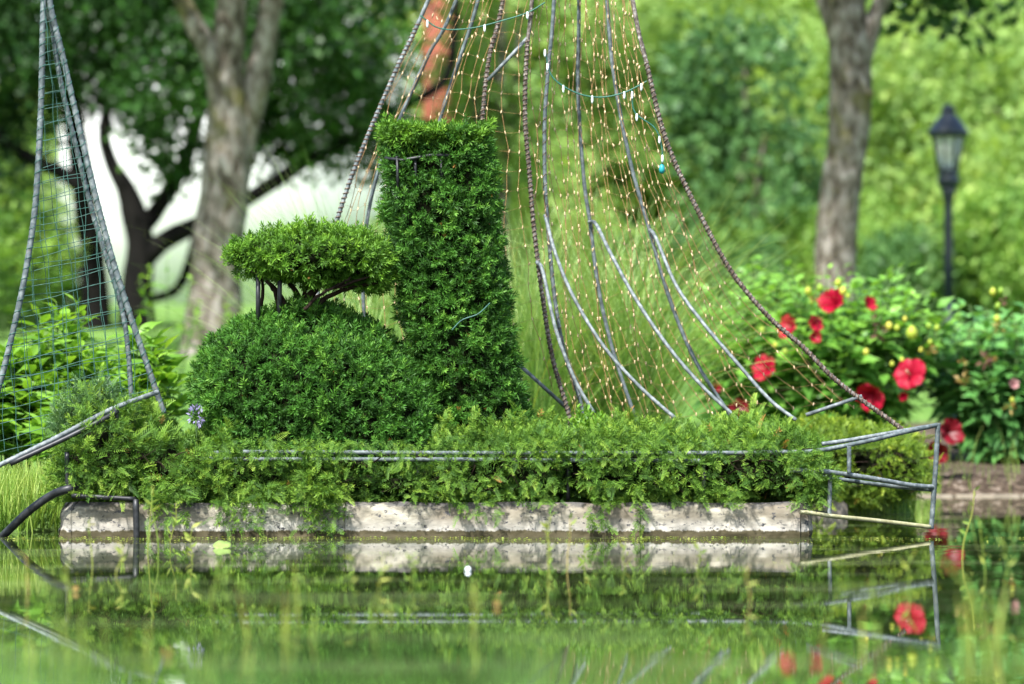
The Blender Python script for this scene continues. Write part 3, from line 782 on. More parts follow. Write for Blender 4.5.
# green cords with white bulbs
def light_cord(label, pts, Ys, bulbs, plug=False, n=40):
    P = spline(px(pts, Ys), n)
    root = thing('string_lights', label, 'string lights', P[0])
    part('cord', strand(P, .0042, 6), M['green_cord'], root)
    for t in bulbs:
        p = P[int(t * (n - 1))]; g = bulb_geo(1.9)
        part('bulb', (g[0] + p + [0, -.006, -.016], g[1]), M['bulb_white'], root, smooth=True)
    if plug:
        p = P[-1]
        part('plug', lathe(p, [(.006, .02), (.014, .012), (.017, -.01), (.012, -.026), (.004, -.03)], 10), M['plug'], root, smooth=True)
light_cord('green light cord looping under the sail bars with a few white bulbs', [(545, 50), (552, 76), (575, 92), (600, 97), (625, 92), (647, 81)], 21.2, [.02, .12, .33, .55, .8, .97])
light_cord('green light cord hanging loose with a teal plug at its end', [(632, 90), (635, 112), (655, 128), (662, 148), (662, 168)], 21.15, [.05, .3, .62, .85], True)
light_cord('green light cord along the top of the column side bars, at the top edge', [(420, 15), (440, 28), (470, 28), (503, 20), (528, 12), (545, 2)], 21.3, [.1, .5, .8])

# ------------------------------------------------------------------ topiary
def clad(body, dens, mat_top, temps, size, name, root, jitter=.5, lump=.02, lscale=.12, upb=.25, depth=.05, mat_=None, seed=0, bald=.0, brown=.006):
    A = area(body); n = int(A * dens)
    P, N = sample(body, n)
    f = nz(P, lscale, seed); g = nz(P, lscale * .35, seed + 5)
    P = P + N * (lump * f + lump * .5 * g)[:, None]
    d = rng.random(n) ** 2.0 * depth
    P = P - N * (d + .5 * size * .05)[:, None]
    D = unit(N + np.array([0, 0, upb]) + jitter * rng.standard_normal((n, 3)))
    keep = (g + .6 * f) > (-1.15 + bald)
    var = np.clip(.48 + .24 * rng.standard_normal(n) + .16 * f + .12 * nz(P, .35, seed + 40) - 4.5 * d, 0, 1) * .95  # deeper sprigs get darker: shade in the gaps put into their colour
    var = np.where(rng.random(n) < brown, 1.3, var)
    S = size * rng.uniform(.6, 1.45, n)
    S = np.where(var > 1, S * .5, S)
    P, D, S, var = P[keep], D[keep], S[keep], var[keep]
    return part(name, scatter(temps, P, D, S, var=var), M[mat_top], root)

def core(body, shrink, root, name='dark_core', mat='core', seed=3):  # solid dark body under the foliage, coloured as inner shade
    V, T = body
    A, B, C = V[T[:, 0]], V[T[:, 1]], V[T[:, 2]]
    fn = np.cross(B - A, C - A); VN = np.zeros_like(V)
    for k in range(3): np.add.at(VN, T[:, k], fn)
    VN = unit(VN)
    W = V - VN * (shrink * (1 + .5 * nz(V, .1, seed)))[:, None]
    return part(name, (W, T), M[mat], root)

def lv(rows, Y, depth, kz=5.15):
    """rows of (py, left px, right px[, depth factor]) -> loft levels"""
    out = []
    for r in rows:
        a = at(r[1], r[0], Y); b = at(r[2], r[0], Y); dz = r[3] if len(r) > 3 else (b[0] - a[0]) / 2
        out.append((a[2], (a[0] + b[0]) / 2, (b[0] - a[0]) / 2, Y, dz if len(r) > 3 else dz * depth))
    return out

col = thing('column_topiary', 'tall square-topped clipped yew column, dark green, behind the dome', 'topiary', at(455, 500, 20.75))
body = loft(lv([(500, 440, 530), (440, 428, 534), (400, 419, 526), (360, 408, 517), (320, 402, 509), (280, 396, 506), (240, 391, 502), (200, 385, 499), (165, 383, 494), (142, 383, 491), (133, 385, 489), (130, 400, 470, .12), (129.5, 430, 440, .02)], 20.75, .92), power=4.0, m=44, n=44)
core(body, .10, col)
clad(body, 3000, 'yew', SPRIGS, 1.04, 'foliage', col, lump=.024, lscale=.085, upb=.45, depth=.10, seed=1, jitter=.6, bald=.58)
# lighter green sprigs on its flat top
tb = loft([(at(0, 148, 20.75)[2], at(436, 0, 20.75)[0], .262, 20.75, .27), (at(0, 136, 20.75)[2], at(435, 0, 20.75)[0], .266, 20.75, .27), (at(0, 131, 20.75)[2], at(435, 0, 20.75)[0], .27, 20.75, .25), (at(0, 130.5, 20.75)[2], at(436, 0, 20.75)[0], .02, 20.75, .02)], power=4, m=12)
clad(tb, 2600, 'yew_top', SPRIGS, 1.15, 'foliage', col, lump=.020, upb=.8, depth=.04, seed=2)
# black steel armature showing near the top
arm = [tube(px([(385, 158), (402, 160), (431, 155), (470, 156)], [20.55, 20.51, 20.50, 20.54]), .009, 8)] + \
      [tube(px([(x, 156), (x + 1, 188 + (x % 7))], 20.52), .008, 8) for x in (397, 415, 441)]
part('armature', join(arm), M['steel_dark'], col)
part('trunk', tube(spline([at(478, 520, 20.75), at(470, 420, 20.75), at(450, 250, 20.75), at(440, 150, 20.75)], 20), np.linspace(.05, .015, 20), 8), M['twig'], col)
part('light_cord_end', strand(spline(px([(452, 330), (462, 320), (478, 314), (490, 303)], 20.42), 12), .0035, 5), M['green_wire'], col)

dome = thing('mushroom_topiary', 'clipped yew dome carrying a flat cloud-shaped cap on short bare stems', 'topiary', at(318, 500, 20.6))
mound = loft(lv([(505, 225, 440), (470, 208, 446), (435, 199, 446), (405, 193, 440), (375, 194, 427), (348, 205, 403), (328, 225, 378), (314, 250, 352), (306, 280, 325), (303, 298, 308, .02)], 20.6, .84), power=2.3, m=34, n=48)
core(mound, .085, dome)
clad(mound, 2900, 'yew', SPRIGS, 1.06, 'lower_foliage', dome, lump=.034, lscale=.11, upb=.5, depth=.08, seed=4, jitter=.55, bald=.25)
cap = loft(lv([(291, 345, 380, .08), (287, 322, 388), (276, 268, 394), (265, 234, 395), (256, 225, 393), (248, 228, 388), (240, 244, 375), (233, 268, 350), (229, 290, 320), (228, 303, 308, .02)], 20.55, .72), power=2.2, m=26, n=44)
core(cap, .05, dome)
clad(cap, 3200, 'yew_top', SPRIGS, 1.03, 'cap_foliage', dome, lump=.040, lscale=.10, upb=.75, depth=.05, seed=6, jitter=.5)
stems = []
def stem(pts, r0, r1, Y=20.5, n=14):
    P = spline(px(pts, Y), n); P += rng.standard_normal(P.shape) * .002
    stems.append(tube(P, np.linspace(r0, r1, n), 7))
for pts, r0, r1, Y in [
    ([(300, 330), (302, 306), (312, 292), (330, 280), (352, 276)], .022, .010, 20.52), ([(302, 320), (300, 300), (290, 284), (275, 270)], .020, .008, 20.56),
    ([(306, 318), (310, 300), (322, 284), (335, 268)], .018, .007, 20.6), ([(290, 325), (284, 302), (272, 286), (258, 274)], .017, .007, 20.5),
    ([(312, 318), (322, 300), (345, 290), (368, 284), (384, 283)], .016, .006, 20.45), ([(281, 328), (277, 300), (268, 280)], .014, .006, 20.45),
    ([(296, 318), (306, 288), (308, 268)], .014, .006, 20.55), ([(258, 320), (262, 300), (262, 280), (255, 268)], .012, .006, 20.55),
    ([(335, 288), (352, 282), (372, 276)], .010, .005, 20.38), ([(304, 310), (318, 296), (340, 284), (350, 278)], .010, .005, 20.36), ([(270, 285), (262, 277), (248, 270)], .008, .004, 20.40)]:
    stem(pts, r0, r1, Y)
part('stems', join(stems), M['twig'], dome)
part('armature', join([tube(px([(258, 325), (258, 272)], 20.40), .012, 8), tube(px([(279, 325), (280, 262)], 20.42), .012, 8)]), M['steel_dark'], dome)

# ------------------------------------------------------------------ hedge along the boat
def hedge(name, label, cat, rows, mat, dens=1500, yf=20.0, yb=21.2, seed=0, size=1.0, lump=.03, spr=True, droops=(), group=None, upf=.5, hang=None):
    """rows: (px, top py, bottom py)"""
    L = []
    rx = [(rows[0][0] - 2, (rows[0][1] + rows[0][2]) / 2, (rows[0][1] + rows[0][2]) / 2 + 2)] + list(rows) + [(rows[-1][0] + 2, (rows[-1][1] + rows[-1][2]) / 2, (rows[-1][1] + rows[-1][2]) / 2 + 2)]
    for i, (x, t, b) in enumerate(rx):
        Yc = (yf + yb) / 2; zt, zb = at(0, t + 14, yf + .35)[2], at(0, b, yf)[2]
        e = i in (0, len(rx) - 1)
        L.append((at(x, 0, yf + .1)[0], Yc, (yb - yf) / 2 * (.75 if e else 1), (zt + zb) / 2, max(.02, (zt - zb) / 2)))
    body = loft(L, n=44, power=3.6, m=60, axis='x')
    cx = (rows[0][0] + rows[-1][0]) / 2
    root = thing(name, label, cat, at(cx, rows[0][2], yf + .5) * [1, 1, 0] + [0, 0, .15], group)
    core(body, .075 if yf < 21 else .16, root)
    A = area(body); n = int(A * dens); P, N = sample(body, n)
    f = nz(P, .16, seed); g = nz(P, .05, seed + 9)
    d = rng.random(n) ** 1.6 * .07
    P = P + N * (lump * 1.5 * f + lump * .9 * g - d)[:, None]
    tg = rng.standard_normal((n, 3)) + np.array([0, 0, .15]); tg -= N * np.sum(tg * N, 1)[:, None]
    D = unit(unit(tg) * 1.0 + N * rng.uniform(.4, 1.6, n)[:, None] + np.array([0, 0, upf * .55]) + np.array([.25, 0, 0]) * np.sin(P[:, :1] * 9))
    keep = ((g + .5 * f) > -.50) & (P[:, 2] > (.17 if yf < 21 else .05))
    var = np.clip(.52 + .2 * rng.standard_normal(n) + .2 * f - 5 * d, 0, 1) * .95  # sprays set further in are darker, shade between shoots coloured in
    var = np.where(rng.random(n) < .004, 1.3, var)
    S = size * rng.uniform(.7, 1.2, n)
    up = N * .8 + np.array([0, 0, .6])
    # sprays hanging over the kerb
    PP, DD, SS, VV, UU = [P[keep]], [D[keep]], [S[keep]], [var[keep]], [up[keep]]
    for (x0, x1, y0, y1, cnt) in droops:
        xx = rng.uniform(x0, x1, cnt); yy = y0 + (y1 - y0) * rng.random(cnt) ** 1.4
        q = np.array([at(a, b, yf - .07 + .05 * rng.random()) for a, b in zip(xx, yy)])
        PP.append(q); DD.append(unit(np.stack([rng.uniform(-.7, .7, cnt), rng.uniform(-.7, -.05, cnt), rng.uniform(-.9, .25, cnt)], 1)))
        SS.append(size * rng.uniform(.6, 1.0, cnt)); VV.append(np.clip(.5 + .2 * rng.standard_normal(cnt), 0, .95)); UU.append(np.tile([0, -1., .5], (cnt, 1)))
    P, D, S, var, up = [np.concatenate(a) for a in (PP, DD, SS, VV, UU)]
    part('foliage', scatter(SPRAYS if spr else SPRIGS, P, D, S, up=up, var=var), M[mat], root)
    # bare twigs showing in the gaps
    for _ in range(int((rows[-1][0] - rows[0][0]) / 12)):
        x = random.uniform(rows[0][0], rows[-1][0]); y = random.uniform(455, 495)
        a = random.uniform(-.6, .6)
        part('twig', tube(spline(px([(x, y), (x + 9 * math.cos(a), y - 8 * math.sin(a) - 4), (x + random.uniform(14, 26), y + random.uniform(-14, 12))], [yf + .05, yf + .0, yf - .03]), 6), np.linspace(.004, .0018, 6), 5), M['twig'], root)
    return root
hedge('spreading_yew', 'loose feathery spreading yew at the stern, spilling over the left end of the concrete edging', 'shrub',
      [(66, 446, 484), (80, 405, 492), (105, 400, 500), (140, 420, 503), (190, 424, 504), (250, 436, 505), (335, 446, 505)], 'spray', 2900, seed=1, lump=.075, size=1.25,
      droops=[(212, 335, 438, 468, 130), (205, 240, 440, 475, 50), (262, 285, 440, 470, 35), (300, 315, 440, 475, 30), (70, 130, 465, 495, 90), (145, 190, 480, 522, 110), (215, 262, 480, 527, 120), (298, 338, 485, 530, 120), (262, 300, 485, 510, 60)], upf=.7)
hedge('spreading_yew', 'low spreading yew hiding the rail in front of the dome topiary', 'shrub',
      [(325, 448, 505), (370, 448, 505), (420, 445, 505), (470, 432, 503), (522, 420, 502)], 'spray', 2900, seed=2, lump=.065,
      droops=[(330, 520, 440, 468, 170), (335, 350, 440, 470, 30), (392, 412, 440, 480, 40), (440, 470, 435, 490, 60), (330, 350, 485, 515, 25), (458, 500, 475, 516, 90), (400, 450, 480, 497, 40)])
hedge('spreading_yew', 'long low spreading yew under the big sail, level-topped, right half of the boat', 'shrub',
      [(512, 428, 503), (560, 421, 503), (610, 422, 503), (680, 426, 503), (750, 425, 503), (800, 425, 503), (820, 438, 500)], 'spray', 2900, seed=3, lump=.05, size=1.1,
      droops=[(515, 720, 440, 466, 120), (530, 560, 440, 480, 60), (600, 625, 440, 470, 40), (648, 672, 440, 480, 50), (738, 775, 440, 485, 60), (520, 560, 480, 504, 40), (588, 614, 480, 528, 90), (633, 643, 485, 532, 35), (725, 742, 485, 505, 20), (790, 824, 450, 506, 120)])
hedge('clipped_yew', 'yellow green clipped yew on the bank just behind the bow rails', 'shrub',
      [(806, 418, 498), (850, 416, 500), (890, 420, 500), (915, 430, 494), (926, 446, 480)], 'spray_yellow', 3000, yf=23.6, yb=24.7, seed=4, lump=.05, size=.9, upf=.35)
# feathery juniper leaning up against the wire mesh
jun = thing('feathery_shrub', 'soft grey green feathery shoots standing up against the green wire mesh', 'shrub', at(92, 500, 20.45) * [1, 1, 0] + [0, 0, .15])
body = loft(lv([(480, 60, 135), (440, 50, 150), (415, 52, 140), (395, 64, 120), (382, 76, 104), (378, 86, 92)], 20.28, .55), m=20)
core(body, .09, jun)
n = 1500; P, N = sample(body, n); P -= N * (rng.random(n) ** 1.5 * .12)[:, None]
part('foliage', scatter(SPRAYS, P, unit(N * .8 + [0.1, -.1, .9] + .5 * rng.standard_normal((n, 3))), rng.uniform(.7, 1.25, n), var=np.clip(.5 + .2 * rng.standard_normal(n), 0, .95)), M['spray_blue'], jun)

# bright weed growing out of the hedge under the sail
weed = thing('leafy_weed', 'bright green leafy weed sprouting from the hedge below the sail', 'weed', at(590, 430, 20.35))
P = []; D = []
for _ in range(16):
    b = at(590 + random.uniform(-20, 20), 430, 20.35 + random.uniform(-.1, .1)); h = random.uniform(.05, .13); tx = random.uniform(-.05, .05)
    for k in range(12):
        t = k / 12; P.append(b + [tx * t, 0, h * t]); a = k * 2.4; D.append([math.cos(a), math.sin(a), .5 + t])
part('foliage', scatter(LONG_LEAVES, np.array(P), np.array(D), rng.uniform(.03, .05, len(P))), M['broad'], weed)
part('stem', join([tube(np.array([at(590 + q, 445, 20.35), at(590 + q * 1.4, 425, 20.35)]), .003, 5) for q in (-12, -4, 5, 13)]), M['stemgreen'], weed)

# small stone and lilac flower
V, F, R = lathe(at(150, 416, 21.0), [(.02, -.04), (.055, -.02), (.062, .01), (.045, .04), (.015, .055)], 9)
V = V + .012 * np.stack([nz(V, .03, 1), nz(V, .03, 2), nz(V, .03, 3)], 1) + [0, 0, .0]
tag(part('rock', (V, F), M['rock'], loc=at(150, 420, 21.0)), 'tan orange stone wedged under the boom of the green mesh sail', 'rock')
fl = thing('lilac_flower', 'small pale lilac flower head at the left foot of the dome topiary', 'flower', at(196, 440, 20.2))
n = 60; a = rng.standard_normal((n, 3)); a = unit(a) * [.03, .03, .045] + at(196, 416, 20.2)
part('flower_head', scatter(LEAVES, a, a - at(196, 416, 20.2), np.full(n, .024)), M['purple'], fl)
part('stem', tube(np.array([at(197, 445, 20.2), at(196, 420, 20.2)]), .003, 5), M['stemgreen'], fl)

# ------------------------------------------------------------------ broad leaved plants
def leafy(label, pxx, pyb, Y, h, spread, nst, mat, lsize, temps, name='leafy_plant', cat='plant', group=None, nl=11, ground=None, lean=(0, 0)):
    x = (pxx - 512) / FPX * Y; z0 = height(x, Y) if ground is None else ground
    root = thing(name, label, cat, (x, Y, z0), group)
    P = []; D = []; S = []; V_ = []; st = []
    for s in range(nst):
        a = random.uniform(0, 2 * PI); rr = spread * math.sqrt(random.random())
        hh = h * random.uniform(.72, 1.05) * (1 - .35 * (rr / spread) ** 2)
        tip = np.array([x + rr * math.cos(a) + lean[0], Y + rr * math.sin(a) * .8, z0 + hh])
        b = np.array([x + .35 * rr * math.cos(a), Y + .35 * rr * math.sin(a), z0 - .02])
        C = spline([b, b * .4 + tip * .6 + [0, 0, hh * .12], tip], 10)
        st.append(tube(C, np.linspace(.006, .003, 10), 5))
        for k in range(nl):
            t = .25 + .75 * k / (nl - 1); p = C[min(9, int(t * 9))]; an = k * 2.4 + s
            up_ = .15 + 1.0 * t ** 3
            P.append(p); D.append([math.cos(an), math.sin(an), up_ + random.uniform(-.2, .2)])
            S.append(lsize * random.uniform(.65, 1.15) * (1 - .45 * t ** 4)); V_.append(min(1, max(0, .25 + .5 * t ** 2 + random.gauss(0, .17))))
    n = len(P)
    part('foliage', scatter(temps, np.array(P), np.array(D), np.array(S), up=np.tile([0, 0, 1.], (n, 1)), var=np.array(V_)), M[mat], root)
    part('stem', join(st), M['stemgreen'], root)
    return root
leafy('tallest bright leafy perennial behind the green wire mesh', 62, 0, 23.6, 1.02, .34, 42, 'broad', .24, LONG_LEAVES, nl=15)
leafy('bright leafy perennial at the far left, low behind the mesh sail', 8, 0, 23.4, .80, .36, 40, 'broad', .24, LONG_LEAVES, nl=15)
leafy('bright leafy perennial directly right of the mesh sail foot', 138, 0, 23.4, .92, .30, 36, 'broad', .25, LONG_LEAVES, nl=15)
leafy('short bright leafy perennial in front of the taller one, near the boom', 85, 0, 22.9, .58, .32, 34, 'broad', .21, LONG_LEAVES, nl=15)
leafy('sparse lime shrub growing in front of the base of the pale forked trunk', 222, 0, 38.5, .75, .45, 10, 'broad', .15, LEAVES, 'shrub', 'shrub', nl=8)
leafy('thin yellow leaved sapling left of the pale forked trunk', 168, 0, 35, 1.25, .3, 7, 'broad', .13, LEAVES, 'sapling', 'sapling', nl=9)
leafy('broad yellow green bush at the foot of the black branching tree', 5, 0, 47, 1.7, 1.0, 45, 'mid', .22, LEAVES, 'shrub', 'shrub', nl=12)

# ------------------------------------------------------------------ hibiscus
def petal_flower(parent, c, r, face, mat, closed=.0, seed=0):
    rr = np.random.default_rng(seed); c = np.array(c); f = unit(np.array(face, float))
    u = unit(np.cross(f, [0, 0, 1.0])); w = np.cross(u, f)
    geos = []
    for k in range(5):
        a = k * 2 * PI / 5 + rr.uniform(-.1, .1); rad = math.cos(a) * u + math.sin(a) * w
        side = np.cross(f, rad); V = []; F = []; R = []
        nu, nv = 7, 6; size = r * rr.uniform(.9, 1.08)
        for i in range(nu):
            t = i / (nu - 1); wd = .60 * math.sin(min(1, t * 1.15 + .06) * PI * .60) ** .8 * (1 - .35 * max(0, t - .8) / .2)
            for j in range(nv):
                s = (j / (nv - 1) - .5) * 2
                ruff = (.13 * math.sin(s * 6 + k * 1.7) + .08 * math.sin(s * 13 + k)) * t
                out = size * t * math.cos(closed * 1.1) ; fwd = size * (.42 * t ** .7 - .30 * t * t + closed * 1.0 * t + ruff + .06 * (1 - s * s))
                V.append(c + rad * out * (1 - .10 * s * s * t) + side * size * wd * s * (1 - .45 * closed) + f * fwd); R.append(.15 + .7 * t + .1 * rr.random())
        for i in range(nu - 1):
            for j in range(nv - 1):
                a0 = i * nv + j; F.append([a0, a0 + 1, a0 + nv + 1, a0 + nv])
        geos.append((np.array(V), np.array(F), np.clip(np.array(R), 0, 1)))
    o = part('flower', join(geos), M[mat], parent, smooth=True)
    if closed < .5:
        part('stamen', tube(np.array([c, c + f * r * .75, c + f * r * .95]), [r * .05, r * .07, r * .03], 7), M['stamen'], o, smooth=True)

def hibiscus(label, pxx, Y, w, h, mat, nst, seed, flowers=(), buds=(), lsize=.15, spent=()):
    random.seed(seed)
    x = (pxx - 512) / FPX * Y; z0 = height(x, Y)
    root = thing('hibiscus_bush', label, 'flowering bush', (x, Y, z0))
    P = []; D = []; S = []; V_ = []; st = []
    for s in range(nst):
        a = random.uniform(0, 2 * PI); rr = math.sqrt(random.random())
        hh = h * random.uniform(.62, 1.0) * (1 - .30 * rr ** 2)
        tip = np.array([x + w * rr * math.cos(a), Y + .7 * w * rr * math.sin(a), z0 + hh])
        b = np.array([x + .3 * w * rr * math.cos(a), Y + .2 * w * rr * math.sin(a), z0 - .02])
        C = spline([b, b * .45 + tip * .55 + [0, 0, hh * .08], tip], 12)
        st.append(tube(C, np.linspace(.009, .004, 12), 5))
        nl = 21
        for k in range(nl):
            t = .12 + .88 * k / (nl - 1); p = C[min(11, int(t * 11))]; an = k * 2.4 + s
            P.append(p + [.05 * math.cos(an), .05 * math.sin(an), 0]); D.append([math.cos(an), math.sin(an), -.15 + .9 * t ** 3 + random.uniform(-.3, .3)])
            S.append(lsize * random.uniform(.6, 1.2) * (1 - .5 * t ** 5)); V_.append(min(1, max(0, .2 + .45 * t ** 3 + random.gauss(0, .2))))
    n = len(P)
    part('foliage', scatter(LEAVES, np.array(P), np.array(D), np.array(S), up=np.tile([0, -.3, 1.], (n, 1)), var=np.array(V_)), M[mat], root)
    part('stem', join(st), M['stemgreen'], root)
    for i, (fx, fy, fr, fY, closed, mt, face) in enumerate(flowers):
        petal_flower(root, at(fx, fy, fY), fr * fY / FPX, face, mt, closed, seed * 31 + i)
    for i, (bx, by, br, mt) in enumerate(spent):
        c = at(bx, by, 28.85); m = 14; q = rng.standard_normal((m, 3))
        part('spent_bloom', scatter(LEAVES, c + q * .012, q, np.full(m, br * 28.85 / FPX)), M[mt], root)
    for (bx, by, br, bY) in buds:
        c = at(bx, by, bY); r = br * .62 * bY / FPX
        g = lathe(c, [(r * .25, -r * 1.1), (r * .8, -r * .7), (r, 0), (r * .75, r * .7), (r * .2, r * 1.25)], 8)
        part('bud', (g[0], g[1], np.full(len(g[0]), random.random())), M['bud'], root, smooth=True)
    return root
Yh = 28.9
hibiscus('left hibiscus bush behind the outermost sail bar, two dark red blooms low down', 757, 30.3, .62, 1.32, 'hib_lime', 85, 3,
    flowers=[(770, 372, 17, 29.2, .5, 'petal', (-.8, -.8, .5)), (738, 409, 12, 29.3, .4, 'petal_deep', (.2, -1, .0)), (715, 390, 8, 29.6, .7, 'petal_deep', (.2, -1, .4))],
    buds=[(762, 330, 5, 29.3), (785, 352, 5, 29.2), (775, 345, 4, 29.2)], lsize=.19)
hibiscus('middle hibiscus bush, most red blooms and yellow buds, below the mottled trunk', 842, 30.2, .85, 1.42, 'hib_lime', 130, 4,
    flowers=[(838, 307, 19, Yh + .3, .65, 'petal', (-.6, -.8, .5)), (866, 306, 11, Yh + .3, .6, 'petal', (.6, -.8, .4)), (795, 329, 15, Yh + .1, .55, 'petal', (-.9, -.6, .3)), (813, 326, 11, Yh + .1, .5, 'petal', (.5, -1, .5)),
             (814, 337, 8, Yh, .5, 'petal', (.3, -1, 0)), (874, 391, 20, Yh - .1, .6, 'petal', (-.5, -.9, -.5)), (911, 376, 18, Yh - .2, .22, 'petal', (-.4, -.9, .35)),
             (946, 433, 17, Yh - .3, .5, 'petal_deep', (.5, -1, .2)), (938, 451, 15, Yh - .25, .5, 'petal_deep', (-.2, -1, -.3)), (903, 397, 7, Yh, .7, 'petal', (0, -1, 0))],
    buds=[(808, 291, 6, Yh), (820, 288, 6, Yh), (812, 302, 5, Yh), (838, 283, 6, Yh), (843, 291, 6, Yh), (848, 296, 4, Yh), (889, 326, 6, Yh), (897, 328, 5, Yh), (905, 319, 4, Yh), (912, 333, 10, Yh), (929, 326, 5, Yh), (937, 328, 5, Yh), (866, 352, 5, Yh), (902, 360, 4, Yh), (892, 364, 4, Yh), (930, 342, 4, Yh), (921, 350, 4, Yh)], lsize=.20, spent=[(880, 333, 9, 'brown'), (874, 322, 6, 'brown'), (815, 300, 5, 'ochre'), (930, 350, 6, 'ochre')])
hibiscus('dark leaved hibiscus bush with faded pink blooms, right of the lamp post', 1010, 30.6, .78, 1.27, 'hib_dark', 110, 5,
    flowers=[(1012, 386, 8, Yh, .7, 'petal_pale', (.3, -1, .4))],
    buds=[(993, 292, 6, Yh), (1001, 291, 5, Yh), (998, 306, 5, Yh), (997, 319, 6, Yh), (1012, 400, 4, Yh)], lsize=.21, spent=[(985, 361, 9, 'brown'), (992, 358, 6, 'ochre'), (963, 379, 7, 'ochre'), (962, 364, 4, 'ochre'), (1006, 300, 5, 'brown'), (998, 328, 5, 'ochre'), (1010, 408, 6, 'ochre')])
hibiscus('shrub with plain dark leaves at the far right edge behind the mulch bed', 1095, 31.2, .8, 1.35, 'hib_dark', 70, 6, lsize=.15)

# bank edge stones on the right
ke = [box((x, float(shore(x)) - .03, -.01), (.46, .14, .05), 0.0, .015) for x in np.arange(2.9, 7.6, .48)]
er = thing('bank_edging', 'thin line of pale stone along the far bank under the mulch bed', 'edging', (3.5, 28.6, 0))
for g in ke: part('edge_stone', g, M['edge'], er)

# ------------------------------------------------------------------ grasses
def blades(n, base_fn, h0, h1, w, arch, seg=7, fan=1.0, seed=0, lean=None, tw=.3):
    r = np.random.default_rng(seed)
    B = base_fn(n, r); L = r.uniform(h0, h1, n); az = r.uniform(0, 2 * PI, n)
    tilt = np.abs(r.normal(0, .30, n)) * fan + .05; ar = r.uniform(.35, 1.0, n) * arch
    t = np.linspace(0, 1, seg)
    th = tilt[:, None] + ar[:, None] * t[None, :] ** 1.6          # angle from the vertical along the blade
    ds = L[:, None] / (seg - 1)
    hx = np.concatenate([np.zeros((n, 1)), np.cumsum(np.sin(th[:, :-1]) * ds, 1)], 1)
    hz = np.concatenate([np.zeros((n, 1)), np.cumsum(np.cos(th[:, :-1]) * ds, 1)], 1)
    dirx, diry = np.cos(az), np.sin(az)
    if lean is not None: dirx = dirx + lean; q = np.hypot(dirx, diry); dirx /= q; diry /= q
    C = B[:, None, :] + np.stack([hx * dirx[:, None], hx * diry[:, None], hz], -1)
    side = np.stack([-diry, dirx, np.zeros(n)], -1) + tw * r.standard_normal((n, 3)); side = unit(side)
    ww = (w * r.uniform(.6, 1.2, n))[:, None] * np.clip(1.02 - t[None, :] ** 2, .06, 1)
    A = C + side[:, None, :] * ww[..., None] / 2; Bv = C - side[:, None, :] * ww[..., None] / 2
    V = np.stack([A, Bv], 2).reshape(-1, 3)
    i = (np.arange(n) * seg * 2)[:, None] + (np.arange(seg - 1) * 2)[None, :]
    F = np.stack([i, i + 1, i + 3, i + 2], -1).reshape(-1, 4)
    var = np.clip(np.repeat(r.random(n), seg * 2) * .7 + np.tile(np.repeat(t, 2), n) * .3, 0, 1)
    return V, F, var

def fountain(label, pxx, Y, h, n, rad, arch, seed, lean=None, mat='blade'):
    x = (pxx - 512) / FPX * Y; z0 = height(x, Y)
    root = thing('ornamental_grass', label, 'grass clump', (x, Y, z0))
    def base(n, r):
        a = r.uniform(0, 2 * PI, n); q = rad * np.sqrt(r.random(n)); return np.stack([x + q * np.cos(a), Y + q * np.sin(a), np.full(n, z0 - .02)], 1)
    part('foliage', blades(n, base, h * .7, h * 1.15, .009, arch, 12, 1.0, seed, lean), M[mat], root)
    part('dry_blades', blades(n // 8, base, h * .8, h * 1.2, .006, arch * .7, 12, 1.1, seed + 50, lean), M['ochre'] if False else M['reed'], root)
fountain('big fountain of arching ornamental grass behind the right half of the large sail', 622, 25.8, 1.95, 1000, .24, 1.8, 1)
fountain('upright darker ornamental grass seen between the column topiary and the sail', 527, 25.5, 1.75, 1100, .26, 1.0, 2)
fountain('ornamental grass arching out from behind the column toward the pale trunk', 368, 25.8, 2.0, 430, .22, 1.2, 3, -.32)

def nblades(fn, n, *a, **k):
    r0 = np.random.default_rng(99); B = fn(n, r0)
    return blades(len(B), lambda m, r: B, *a, **k)
def strip(x0, x1, off0, off1):
    def f(n, r):
        x = r.uniform(x0, x1, n); y = shore(x) + r.uniform(off0, off1, n); return np.stack([x, y, height(x, y) - .01], 1)
    return f
tag(part('shore_grass', blades(7000, strip(-3.6, -2.18, .02, 1.3), .12, .27, .007, .7, 6, .8, 8), M['shoregrass'], loc=(-2.9, 20.8, 0)), 'sunlit yellow green grass at the water edge by the black stern bar', 'grass', kind='stuff')
tag(part('bank_grass', blades(5000, strip(-6.5, -3.6, .02, 1.3), .12, .27, .007, .7, 6, .8, 9), M['shoregrass'], loc=(-5, 20.2, 0)), 'shore grass further along the left bank', 'grass', kind='stuff')
tag(part('far_bank_grass', blades(2600, strip(1.2, 3.05, .0, .5), .06, .20, .007, .8, 6, .9, 12), M['shoregrass'], loc=(2, 28, 0)), 'yellow green grass fringe on the bank beyond the bow', 'grass', kind='stuff')
tag(part('bank_weeds', blades(160, strip(3.05, 5.0, .0, .9), .08, .42, .006, .7, 7, .9, 13), M['shoregrass'], loc=(4, 28.6, 0)), 'sparse thin weeds in front of the mulch bed', 'weeds', kind='stuff')
def lawn_base(n, r):
    x = r.uniform(-7, 7, n); y = 22 + 24 * r.random(n) ** .8; k = (y > shore(x) + .1) & ~((x > 1.6) & (y < 34.3)); x, y = x[k], y[k]
    return np.stack([x, y, height(x, y) - .01], 1)
tag(part('lawn_grass', nblades(lawn_base, 42000, .03, .07, .008, .8, 3, 1.0, 5), M['turf'], loc=(0, 30, 0)), 'mown lawn behind the boat', 'grass', kind='stuff')
def near_base(n, r):
    x = r.uniform(-2.5, 2.5, n); y = r.uniform(2.3, 3.75, n); return np.stack([x, y, height(x, y) - .01], 1)
